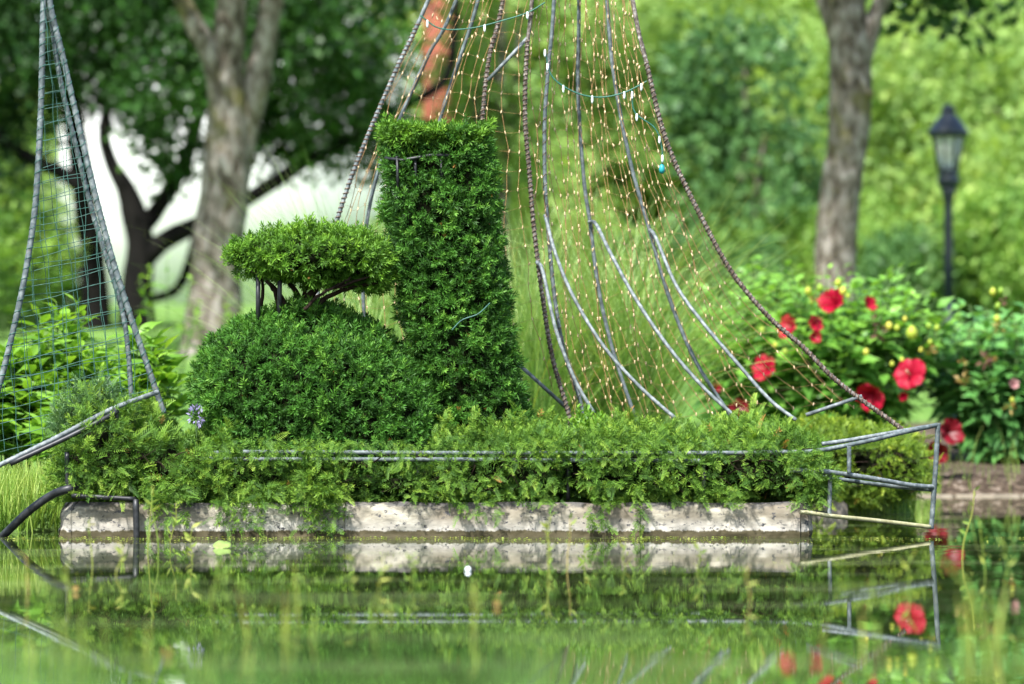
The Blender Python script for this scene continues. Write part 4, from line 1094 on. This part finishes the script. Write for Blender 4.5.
def side(k):
    def f(n, r):
        B = near_base(n * 2, r); m = (B[:, 0] < .02 + .12 * np.sin(B[:, 1] * 9)) == (k == 0); return B[m][:n]
    return f
tag(part('near_bank_grass', nblades(side(0), 9000, .10, .205, .006, .9, 6, .9, 6), M['turf'], loc=(-1, 3, 0)), 'out of focus grass on the near bank, bottom left', 'grass', kind='stuff')
tag(part('short_bank_grass', nblades(side(1), 8000, .06, .135, .006, .9, 6, .9, 7), M['turf'], loc=(1, 3, 0)), 'shorter out of focus grass on the near bank, bottom right', 'grass', kind='stuff')

# ------------------------------------------------------------------ water plants
def Dw(y): return CAM_Z * FPX / (y - HZ)
WST = [
 (147, 552, 497, 1.6, 5), (158, 556, 489, 2.4, -6), (172, 551, 503, 1.4, 4), (190, 560, 528, 1.4, 2), (93, 566, 520, 2.0, -4), (118, 575, 545, 2.2, 4),
 (545, 566, 515, 1.8, 6), (551, 569, 530, 1.6, -5), (568, 567, 519, 1.8, 2), (621, 569, 547, 1.3, 3), (701, 571, 546, 1.8, -3), (583, 562, 541, 1.4, 2),
 (470, 625, 583, 3.2, 6), (478, 632, 590, 2.4, -3), (350, 600, 560, 2.2, 4), (300, 612, 566, 2.6, -5), (213, 605, 560, 3.0, 4), (228, 618, 570, 2.4, -4),
 (380, 590, 556, 1.6, 3), (415, 585, 555, 1.6, -3), (745, 600, 565, 1.8, 4), (962, 560, 490, 2.2, 12), (985, 575, 520, 2.0, -5), (905, 590, 555, 2.0, 5), (1010, 600, 545, 2.6, -6), (65, 600, 560, 3, 4), (30, 590, 555, 2.4, -4), (870, 610, 580, 2.0, 3)]
WLAB = {147: 'thin upright stem left of the brightest one, near the left end of the concrete', 158: 'brightest yellow green water stem, in front of the left end of the concrete', 172: 'thin stem just right of the brightest yellow green one',
 190: 'short thin stem, the rightmost of the four near the concrete left end', 93: 'water stem in front of the left corner of the concrete', 118: 'short blurred stem between the concrete corner and the bright stems',
 545: 'curved yellow water stem below the middle of the concrete edging', 551: 'shorter stem crossing the curved yellow one at mid picture', 568: 'straight yellow stem just right of the curved one at mid picture', 621: 'tiny green stem under a drooping yew spray, mid picture',
 701: 'thin yellow stem in front of the right part of the concrete edging', 583: 'faint short stem right of the straight yellow one, mid picture', 470: 'thick yellow green stem in the foreground below the white bud', 478: 'second thick stem, leaning, just right of the one below the white bud',
 350: 'blurred foreground stem below the dome topiary', 300: 'blurred foreground stem below the mushroom cap, taller', 213: 'thick blurred stem in the left foreground water', 228: 'blurred foreground stem closest to the camera at left, leaning',
 380: 'faint stem in the water right below the dome', 415: 'faint stem in the water below the column topiary', 745: 'single blurred stem in the open water right of mid picture', 962: 'tall leaning green stem before the mulch bank', 985: 'stem right of the tall leaning one by the mulch bank',
 905: 'stem inside the mirrored bow frame', 1010: 'thick blurred stem at the right edge of the water', 65: 'blurred orange green stem in the water at far left', 30: 'leftmost blurred stem in the water', 870: 'faint stem below the mirrored bow frame'}
for i, (x, yb, yt, w, bend) in enumerate(WST):
    D_ = Dw(yb); zt = CAM_Z + (HZ - yt) / FPX * D_; b = at(x, yb, D_); b[2] = -.05
    tip = np.array([at(x + bend, 0, D_)[0], D_, zt])
    root = thing('pond_weed', WLAB[x], 'water plant', (b[0], b[1], 0), 'weed stems standing in the pond')
    sw = .014 * math.sin(i * 2.3); C = spline([b, b * .65 + tip * .35 + [sw, 0, 0], b * .3 + tip * .7 + [-sw * .4, 0, 0], tip], 10)
    r0 = w * D_ / FPX / 2 * .72
    V, F, R = tube(C, np.linspace(r0, r0 * .6, 10), 6)
    part('stem', (V, F, np.full(len(V), random.random())), M['reed'], root, smooth=True)
    m = 5 + i % 4
    P = np.array([C[-1 - k] for k in range(m)]); a = rng.uniform(0, 6.28, m)
    part('leaf', scatter(LONG_LEAVES, P, np.stack([np.cos(a), np.sin(a) * .4, rng.uniform(.3, 1, m)], 1), rng.uniform(6, 13, m) * D_ / FPX), M['reed'], root)
for (x, D_, h, cnt, lab) in [(95, 10.6, .17, 12, 'blurred grassy tuft in the left foreground water'), (185, 9.9, .15, 10, 'blurred grassy tuft just right of the left foreground one'), (262, 11.5, .20, 12, 'blurred grassy tuft below the dome topiary'),
                             (20, 10.2, .20, 12, 'blurred grassy tuft at the left picture edge'), (372, 12.4, .17, 8, 'thin blurred tuft below the column topiary'), (880, 11.2, .14, 8, 'thin blurred tuft under the mirrored bow'), (1012, 10.8, .24, 12, 'tall blurred tuft at the right picture edge')]:
    c0 = at(x, 0, D_)
    root = thing('pond_grass', lab, 'water plant', (c0[0], D_, 0), 'grassy tufts standing in the near water')
    part('foliage', nblades(lambda n, r: np.stack([c0[0] + r.normal(0, .085, n), D_ + r.normal(0, .25, n), np.full(n, -.04)], 1), cnt, h * .6, h * 1.25, .012, .8, 7, .6, int(x)), M['reed'], root)
# big arching blade in the right foreground
P = spline([[at(986, 0, 10.3)[0], 10.3, -.05], [at(983, 0, 10.3)[0], 10.3, .09], [at(968, 0, 10.3)[0], 10.3, .20], [at(940, 0, 10.3)[0], 10.3, .275]], 14)
V, F, R = tube(P, np.linspace(.010, .003, 14), 6)
tag(part('reed_blade', (V, F, np.full(len(V), .35)), M['reed'], loc=(P[0][0], 10.3, 0), smooth=True), 'thick blurred blade arching left in the right foreground', 'water plant')

def pad(x, y, r, mat, label, tilt=.15, asp=.6, lift=.012, group=None):
    D_ = Dw(y); c = at(x, y, D_); c[2] = lift; R_ = r * D_ / FPX; n = 16; a0 = random.uniform(0, 6)
    V = [[c[0], c[1], c[2] + .004]]; F = []
    for ring, f in ((0, .55), (1, 1.0)):
        for k in range(n):
            a = 2 * PI * k / n; q = R_ * f * (1 + .05 * math.sin(3 * a + a0))
            V.append([c[0] + q * math.cos(a), c[1] + q * math.sin(a) * asp / .6, c[2] + (.0 if ring == 0 else .10 * R_) + tilt * q * math.sin(a) + .06 * R_ * math.sin(4 * a)])
    for k in range(n):
        F.append([0, 1 + k, 1 + (k + 1) % n]); F.append([1 + k, 1 + n + k, 1 + n + (k + 1) % n, 1 + (k + 1) % n])
    o = part('floating_leaf', (np.array(V), F, np.full(len(V), random.random())), M[mat], loc=c, smooth=True)
    tag(o, label, 'leaf', group)
    o2 = o.modifiers.new('thick', 'SOLIDIFY'); o2.thickness = .003
pad(222, 548, 9, 'padleaf', 'large pale floating leaf nearest the concrete, left of the dome', .4)
pad(497, 607, 3.2, 'ochre', 'small orange dead leaf floating right of the thick foreground stem', .8)
pad(168, 656, 4, 'ochre', 'yellow dead leaf floating in the left foreground', .8)
pad(76, 592, 3, 'ochre', 'orange brown leaf floating at the left', .8)
c = at(468, 571, Dw(571)); bl = thing('water_bud', 'round white flower bud standing just out of the water', 'flower bud', (c[0], c[1], 0))
part('bud', lathe((c[0], c[1], .006), [(.004, -.012), (.010, -.008), (.013, 0), (.010, .008), (.003, .012)], 10), M['bulb_white'], bl, smooth=True)
part('stem', tube(np.array([[c[0], c[1], -.05], [c[0], c[1], .012]]), .004, 6), M['stemgreen'], bl)
# duckweed and scum at the foot of the edging
n = 3000; x = rng.uniform(-3.2, 2.6, n); y = 19.97 - np.abs(rng.normal(0, .35, n)) ** 1.0
y = np.where(rng.random(n) < .35, rng.uniform(13.5, 19.8, n), y)
k = (nz(np.stack([x, y, x * 0], 1), .5, 77) > -.25) & ~((x > XL - .02) & (x < XR + .02) & (y > 19.985))
x, y = x[k], y[k]; n = len(x)
P = np.stack([x, y, np.full(n, .004)], 1); D = np.stack([rng.standard_normal(n), rng.standard_normal(n), np.full(n, .05)], 1)
tag(part('duckweed', scatter(LEAVES, P, D, rng.uniform(.006, .016, n), up=np.tile([0, 0, 1.], (n, 1))), M['reed'], loc=(0, 19, 0)), 'specks of duckweed floating along the foot of the edging', 'duckweed', kind='stuff')

# ------------------------------------------------------------------ trees
def crown(centres, n, size, squash=1.0, seed=0, inner=.45, hole=.8):
    r = np.random.default_rng(seed); C = np.array([c[:3] for c in centres], float); R = np.array([c[3:6] for c in centres], float)
    wts = (R[:, 0] * R[:, 2]); wts = wts / wts.sum(); idx = r.choice(len(C), n, p=wts)
    d = unit(r.standard_normal((n, 3))); q = 1 - inner * r.random(n) ** 1.5
    P = C[idx] + d * R[idx] * q[:, None]
    P += .25 * np.stack([nz(P, .9, seed + 1), nz(P, .9, seed + 2), nz(P, .9, seed + 3)], 1)
    keep = nz(P, hole, seed + 4, 3) > -.42
    P = P[keep]; d = d[keep]; m = len(P)
    D = unit(d + .8 * r.standard_normal((m, 3)) + [0, 0, -.2])
    var = np.clip(.52 + .13 * r.standard_normal(m) + .26 * nz(P, 1.3, seed + 6), 0, 1)
    return scatter(CLUMPS, P, D, size * r.uniform(.7, 1.2, m), var=var)

def tree(label, x, y, trunk_r, lobes, n, size, leafm, barkm, seed, name='tree', limbs=None, trunk=None, group=None, hole=.8):
    z0 = height(x, y); root = thing(name, label, 'tree', (x, y, z0), group)
    r = np.random.default_rng(seed)
    part('crown', crown(lobes, n, size, seed=seed, hole=hole), M[leafm], root)
    zt = min(l[2] for l in lobes)
    if trunk is None:
        top = np.array([x, y, np.mean([l[2] for l in lobes])])
        C = spline([[x, y, z0 - .1], [x + .05, y, z0 + (top[2] - z0) * .4], top], 14)
        g = [tube(C, np.linspace(trunk_r * 1.25, trunk_r * .4, 14), 10)]
        for l in lobes:
            k = r.integers(4, 9); a = C[k]; b = np.array(l[:3])
            g.append(tube(spline([a, a * .5 + b * .5 + [0, 0, .2], b], 8), np.linspace(trunk_r * .45, trunk_r * .12, 8), 7))
        part('trunk', join(g), M[barkm], root, smooth=True)
    else:
        part('trunk', trunk, M[barkm], root, smooth=True)
        for l in limbs or []: part('limb', l, M[barkm], root, smooth=True)
    return root

def trunk_geo(pts, Y, n=40, sides=18, rough=.03, seed=0):
    """pts: (px, py, width px)"""
    P = spline(px([(a, b) for a, b, w in pts], Y), n)
    W = np.interp(np.linspace(0, 1, n), np.linspace(0, 1, len(pts)), [w for _, _, w in pts]) * Y / FPX / 2
    V, F, R = tube(P, W, sides)
    C = np.repeat(P, sides, 0); d = V - C
    s = 1 + rough * 2.5 * nz(V, .35, seed) + rough * nz(V, .08, seed + 1)
    return C + d * s[:, None], F, R

# pale forked tree at left
YL = 42.0
def ring(cx, cy, cz, R, n, seed, rz=1.0, lr=1.3):
    r = np.random.default_rng(seed); out = []
    for k in range(n):
        a = 2 * PI * k / n + r.uniform(-.3, .3); q = R * r.uniform(.5, 1)
        out.append((cx + q * math.cos(a), cy + q * math.sin(a), cz + r.uniform(-.5, .5) * rz, lr * r.uniform(.8, 1.25), lr * r.uniform(.8, 1.2), lr * .7 * r.uniform(.8, 1.2)))
    return out
x0 = at(215, 0, YL)[0]
main = trunk_geo([(210, 372, 72), (212, 345, 60), (216, 300, 54), (219, 240, 50), (225, 180, 47), (228, 130, 42), (228, 80, 34), (230, 30, 30), (232, -30, 27), (235, -120, 20)], YL, seed=1)
lmb = [trunk_geo([(232, 190, 30), (243, 140, 28), (255, 90, 26), (264, 40, 25), (272, 0, 24), (290, -80, 20), (310, -160, 12)], YL + .08, seed=2, n=26),
       trunk_geo([(222, 110, 22), (212, 62, 22), (197, 30, 20), (182, 0, 17), (160, -50, 15), (130, -120, 10)], YL - .05, seed=3, n=24)]
tree('tall pale mottled tree with a forked trunk, behind the mushroom topiary', x0, YL, .3, ring(x0, YL, 8.3, 3.2, 12, 5, 1.6, 1.7), 3600, .30, 'mid', 'bark', 21, trunk=main, limbs=lmb)
# right mottled tree
YR = 40.0; x1 = at(838, 0, YR)[0]
main = trunk_geo([(838, 360, 52), (836, 330, 44), (834, 285, 42), (837, 240, 41), (842, 190, 41), (848, 140, 42), (850, 95, 43), (850, 50, 40), (848, 0, 37), (846, -60, 32), (850, -150, 22)], YR, seed=5)
lmb = [trunk_geo([(856, 80, 22), (866, 45, 21), (877, 12, 18), (892, -20, 16), (925, -90, 12)], YR, seed=6, n=22), trunk_geo([(842, 60, 18), (833, 25, 18), (824, 0, 16), (810, -50, 14), (790, -120, 9)], YR + .1, seed=7, n=20),
       trunk_geo([(860, 93, 18), (869, 95, 15), (873, 97, 6)], YR - .1, seed=8, n=8, sides=12)]
lob = ring(x1, YR, 7.4, 3.0, 11, 15, 1.2, 1.5) + [(x1 + .9, YR + .5, 5.15, .8, .8, .55), (x1 + 1.5, YR + .3, 5.0, .6, .6, .45)]
tree('mottled grey tree trunk standing left of the lamp post, leaves high above', x1, YR, .3, lob, 3300, .30, 'dark', 'bark', 22, trunk=main, limbs=lmb)
# black branching tree, left
YD = 54.0; x2 = at(125, 0, YD)[0]
main = trunk_geo([(138, 352, 40), (137, 315, 34), (138, 280, 32), (140, 245, 30), (134, 215, 26), (126, 190, 20), (112, 165, 14), (104, 135, 13), (108, 100, 11), (112, 60, 9), (116, 0, 8)], YD, seed=9)
lmb = [trunk_geo([(98, 350, 36), (96, 320, 30), (94, 280, 28), (90, 240, 26), (84, 200, 24), (78, 150, 22), (70, 90, 18), (60, 20, 14)], YD + .6, seed=10),
       trunk_geo([(140, 262, 24), (165, 240, 20), (195, 226, 19), (225, 212, 16), (262, 190, 15), (300, 165, 13), (340, 145, 12), (380, 124, 11), (412, 102, 10), (446, 78, 9), (455, 30, 8), (458, -30, 6)], YD, seed=11),
       trunk_geo([(138, 235, 20), (160, 205, 17), (183, 165, 15), (196, 125, 12), (205, 80, 10), (215, 20, 8)], YD + .3, seed=12),
       trunk_geo([(86, 190, 18), (60, 172, 15), (30, 158, 13), (-10, 130, 11), (-60, 90, 8)], YD - .3, seed=13),
       trunk_geo([(84, 260, 14), (50, 262, 9), (10, 270, 6)], YD + 1, seed=14, n=12),
       trunk_geo([(200, 225, 12), (180, 285, 9), (150, 300, 8)], YD + .9, seed=15, n=12)]
lob = []
rr = np.random.default_rng(4)
for (lx, ly, lr) in [(20, 60, 1.3), (75, 20, 1.3), (150, -30, 1.4), (175, 95, .6), (185, 165, .45), (195, 40, .8), (240, 0, 1.3), (300, 30, 1.3), (290, 105, 1.05), (340, 125, .8), (345, -30, 1.0), (-30, 100, 1.3), (-70, 20, 1.6), (110, -110, 2.0), (250, -110, 2.0), (330, -120, 1.6), (20, -110, 2.0), (170, -220, 2.2), (0, 185, .55), (395, -60, .9), (250, 60, .9), (315, 70, .8), (235, 115, .5), (370, 60, .6), (100, 70, .7), (150, 30, .8), (360, 150, .5), (135, 95, .75), (165, 130, .55), (355, 95, .5)]:
    a = at(lx, ly, YD); lob.append((a[0], YD + rr.uniform(-1.2, 1.2), a[2], lr, lr * .9, lr * .72))
tree('black stemmed spreading maple with dark leaves before the white building', x2, YD, .3, lob, 11500, .26, 'dark', 'bark_dark', 23, trunk=main, limbs=lmb, hole=.42)

BG = [  # px, Y, crown centre z, ring radius, lobe size, n, leaf, label
 (545, 72, 6.0, 1.9, 1.2, 3000, 'lime', 'light green tree behind the top left of the big sail'),
 (560, 66, 6.0, 2.4, 1.6, 3800, 'lime', 'sunny lime tree behind the upper middle of the big sail'),
 (496, 56, 5.8, .6, .45, 500, 'lime', 'slim light tree before the orange brick pier'),
 (650, 71, 5.4, 2.4, 1.7, 3600, 'lime', 'green tree beyond the top right of the big sail'),
 (745, 58, 4.0, .55, .75, 1500, 'bluegreen', 'deeper green tree midway between the sail and the mottled trunk'),
 (790, 68, 6.2, 2.4, 1.6, 3600, 'lime', 'lime tree behind the mottled trunk'),
 (905, 65, 5.0, 2.3, 1.6, 3800, 'lime', 'bright tree filling the space between mottled trunk and lamp'),
 (1000, 70, 5.8, 2.4, 1.7, 3600, 'mid', 'green tree behind the lamp head'),
 (1085, 62, 5.0, 2.3, 1.7, 2600, 'lime', 'lime tree at the right edge beyond the lamp'),
 (-60, 68, 3.8, 1.4, 1.3, 2800, 'lime', 'green tree at the left edge behind the black stems'),
 (1180, 66, 5.5, 2.4, 1.8, 2200, 'mid', 'green tree off the right side of the lawn'),
 (-160, 60, 5.5, 2.4, 1.8, 2200, 'mid', 'green tree off the left side of the lawn'),
]
for i, (pxx, Y, cz, R, lr, n, mt, lab) in enumerate(BG):
    x = (pxx - 512) / FPX * Y
    lobes = ring(x, Y, cz, R, 9, 40 + i, 2.6, lr) + ring(x, Y, cz - 1.6, R * .9, 6, 70 + i, 1.0, lr * .8) + [(x, Y, cz + 1.5, lr * 1.2, lr * 1.2, lr)]
    tree(lab, x, Y, .16, lobes, n, .34, mt, 'bark', 60 + i, group='trees beyond the lawn')
SHR = [(430, 62, 1.3, 1.3, 'mid', 'rounded shrub at the lawn edge left of the sail foot'), (520, 57, 1.1, 1.0, 'lime', 'low lime shrub behind the column topiary'), (600, 60, 1.5, 1.2, 'lime', 'lime shrub across the lawn behind the sail'),
       (680, 56, 1.3, 1.1, 'bluegreen', 'dark shrub across the lawn right of the sail'), (765, 57, 1.5, 1.2, 'mid', 'green shrub across the lawn left of the mottled trunk'), (880, 56, 1.5, 1.1, 'mid', 'green shrub between mottled trunk and lamp post'),
       (960, 55, 1.2, 1.0, 'bluegreen', 'blue green shrub behind the lamp post foot'), (1040, 54, 1.5, 1.2, 'mid', 'green shrub at the right edge behind the dark hibiscus'), (0, 56, 1.4, 1.2, 'mid', 'green shrub at the left edge under the black tree'), (-60, 58, 1.5, 1.3, 'mid', 'green shrub off the left edge')]
for i, (pxx, Y, h, w, mt, lab) in enumerate(SHR):
    x = (pxx - 512) / FPX * Y; z0 = height(x, Y); r = np.random.default_rng(i)
    root = thing('shrub', lab, 'shrub', (x, Y, z0), 'shrubs along the far side of the lawn')
    lobes = [(x + r.uniform(-.6, .6) * w, Y + r.uniform(-.4, .4), z0 + h * r.uniform(.35, .8), w * .55, w * .5, h * .4) for _ in range(8)]
    part('foliage', crown(lobes, 1500, .24, seed=90 + i), M[mt], root)
    part('stem', join([tube(np.array([[x, Y, z0 - .05], [l[0], l[1], l[2]]]), [.04, .015], 6) for l in lobes]), M['bark'], root)
# far wood
r = np.random.default_rng(8); lobes = []
for k in range(150):
    x = r.uniform(-34, 34); y = r.uniform(92, 104)
    lobes.append((x, y, r.uniform(3, 14), r.uniform(2, 3.2), 2.0, r.uniform(1.6, 2.6)))
lobes = [l for l in lobes if not (-10 < l[0] < -2 and l[1] < 94)]
tag(part('far_wood', crown(lobes, 17000, .6, seed=8, inner=.3), M['mid'], loc=(0, 98, 3)), 'far belt of woodland closing off the park', 'woodland', kind='stuff')

# ------------------------------------------------------------------ building, brick wing, lamp
YB = 82.0; bx0, bx1 = at(60, 0, YB)[0], at(440, 0, YB)[0]; bz = float(height(0, YB)) - .2; bh = 7.2
bw = thing('white_building', 'plain white rendered building glimpsed through the dark maple', 'building', ((bx0 + bx1) / 2, YB, bz))
part('wall', box(((bx0 + bx1) / 2, YB + 3, bz + bh / 2), (bx1 - bx0, 6, bh)), M['wall'], bw)
part('roof', box(((bx0 + bx1) / 2, YB + 3, bz + bh + .12), (bx1 - bx0 + .5, 6.5, .24)), M['roof'], bw)
for wx in (-6.6, -3.0):
    w_ = part('window', box((wx, YB - .02, bz + 5.2), (.8, .08, 1.3)), M['winframe'], bw)
    part('pane', box((wx, YB - .065, bz + 5.2), (.66, .02, 1.16)), M['winglass'], w_)
xb = at(440, 0, 61)[0]; YK = 61.0; zb = float(height(xb, YK)) - .2
br = thing('brick_chimney', 'orange brick pier with stone cap, seen through the top left of the big sail', 'pier', (xb, YK, zb))
part('shaft', box((xb, YK, zb + 3.2), (.50, .7, 6.4)), M['brick'], br)
part('cap', box((xb, YK, zb + 6.5), (.66, .86, .2), 0, .03), M['edge'], br)

YP = 45.0; lx = at(948.5, 0, YP)[0]; lz = float(height(lx, YP)); K = YP / FPX
def LZ(y): return CAM_Z + (HZ - y) * K - lz
lp = thing('lamp_post', 'dark blue black lantern lamp post right of the mottled trunk', 'lamp post', (lx, YP, lz))
o = (lx, YP, lz)
part('base', lathe(o, [(.13, -.05), (.13, .05), (.085, .08), (.07, .15), (.060, .18), (.058, .52)], 12), M['lamp_paint'], lp)
part('post', lathe(o, [(.058, .52), (.052, LZ(250)), (.048, LZ(205)), (.075, LZ(192)), (.085, LZ(188))], 14), M['lamp_paint'], lp, smooth=False)
part('collar', lathe(o, [(.088, LZ(187.9)), (.125, LZ(183)), (.125, LZ(178)), (.10, LZ(176)), (.12, LZ(172)), (.12, LZ(170))], 14), M['lamp_paint'], lp)
gl = part('lantern_glass', lathe(o, [(.095, LZ(169.9)), (.11, LZ(162)), (.175, LZ(137)), (.16, LZ(136.6))], 8), M['lampglass'], lp)
for k in range(8):
    a = 2 * PI * k / 8 + PI / 8
    p0 = np.array([lx + .115 * math.cos(a), YP + .115 * math.sin(a), lz + LZ(169.5)]); p1 = np.array([lx + .184 * math.cos(a), YP + .184 * math.sin(a), lz + LZ(136)])
    part('glazing_bar', tube(np.array([p0, p1]), .011, 6), M['lamp_paint'], gl)
part('lantern_roof', lathe(o, [(.20, LZ(137)), (.235, LZ(135)), (.235, LZ(131)), (.20, LZ(128)), (.12, LZ(118)), (.085, LZ(115)), (.075, LZ(113))], 16), M['lamp_paint'], lp)
part('finial', lathe(o, [(.072, LZ(112.9)), (.085, LZ(111)), (.07, LZ(108)), (.03, LZ(105)), (.008, LZ(103))], 12), M['lamp_paint'], lp)

# ------------------------------------------------------------------ light, sky, camera
EL, AZ = 53.0, 24.0
w = bpy.data.worlds.new('World'); sc.world = w; w.use_nodes = True
nt = w.node_tree; nt.nodes.clear()
sky = nt.nodes.new('ShaderNodeTexSky'); sky.sky_type = 'NISHITA'; sky.sun_disc = False
sky.sun_elevation = math.radians(EL); sky.sun_rotation = math.radians(180 + AZ); sky.air_density = 1.2; sky.dust_density = 2.0
bg = nt.nodes.new('ShaderNodeBackground'); bg.inputs[1].default_value = .15
wo = nt.nodes.new('ShaderNodeOutputWorld'); nt.links.new(sky.outputs[0], bg.inputs[0]); nt.links.new(bg.outputs[0], wo.inputs[0])
ld = bpy.data.lights.new('sun', 'SUN'); ld.energy = 4.8; ld.angle = math.radians(1.0); ld.color = (1, .97, .93)
lo = bpy.data.objects.new('sun', ld); COL.objects.link(lo); lo.rotation_euler = (math.radians(90 - EL), 0, math.radians(-AZ)); lo.location = (-6, -8, 20)

cd = bpy.data.cameras.new('camera'); cam = bpy.data.objects.new('camera', cd); COL.objects.link(cam); sc.camera = cam
cd.sensor_width = 36; cd.lens = FPX * 36 / 1024; cd.clip_end = 1500; cd.clip_start = .1
cam.location = (0, 0, CAM_Z); cam.rotation_euler = (math.radians(90) + math.atan(58 / FPX), 0, 0)
cd.dof.use_dof = True; cd.dof.focus_distance = 20.25; cd.dof.aperture_fstop = 1.85
sc.view_settings.view_transform = 'Standard'; sc.view_settings.look = 'None'; sc.view_settings.gamma = 1
sc.view_settings.exposure = 1.13
sc.cycles.use_denoising = True
sc.cycles.max_bounces = 8; sc.cycles.diffuse_bounces = 3; sc.cycles.glossy_bounces = 4; sc.cycles.transmission_bounces = 6; sc.cycles.transparent_max_bounces = 8
sc.cycles.caustics_reflective = False; sc.cycles.caustics_refractive = False
sc.cycles.sample_clamp_indirect = 6
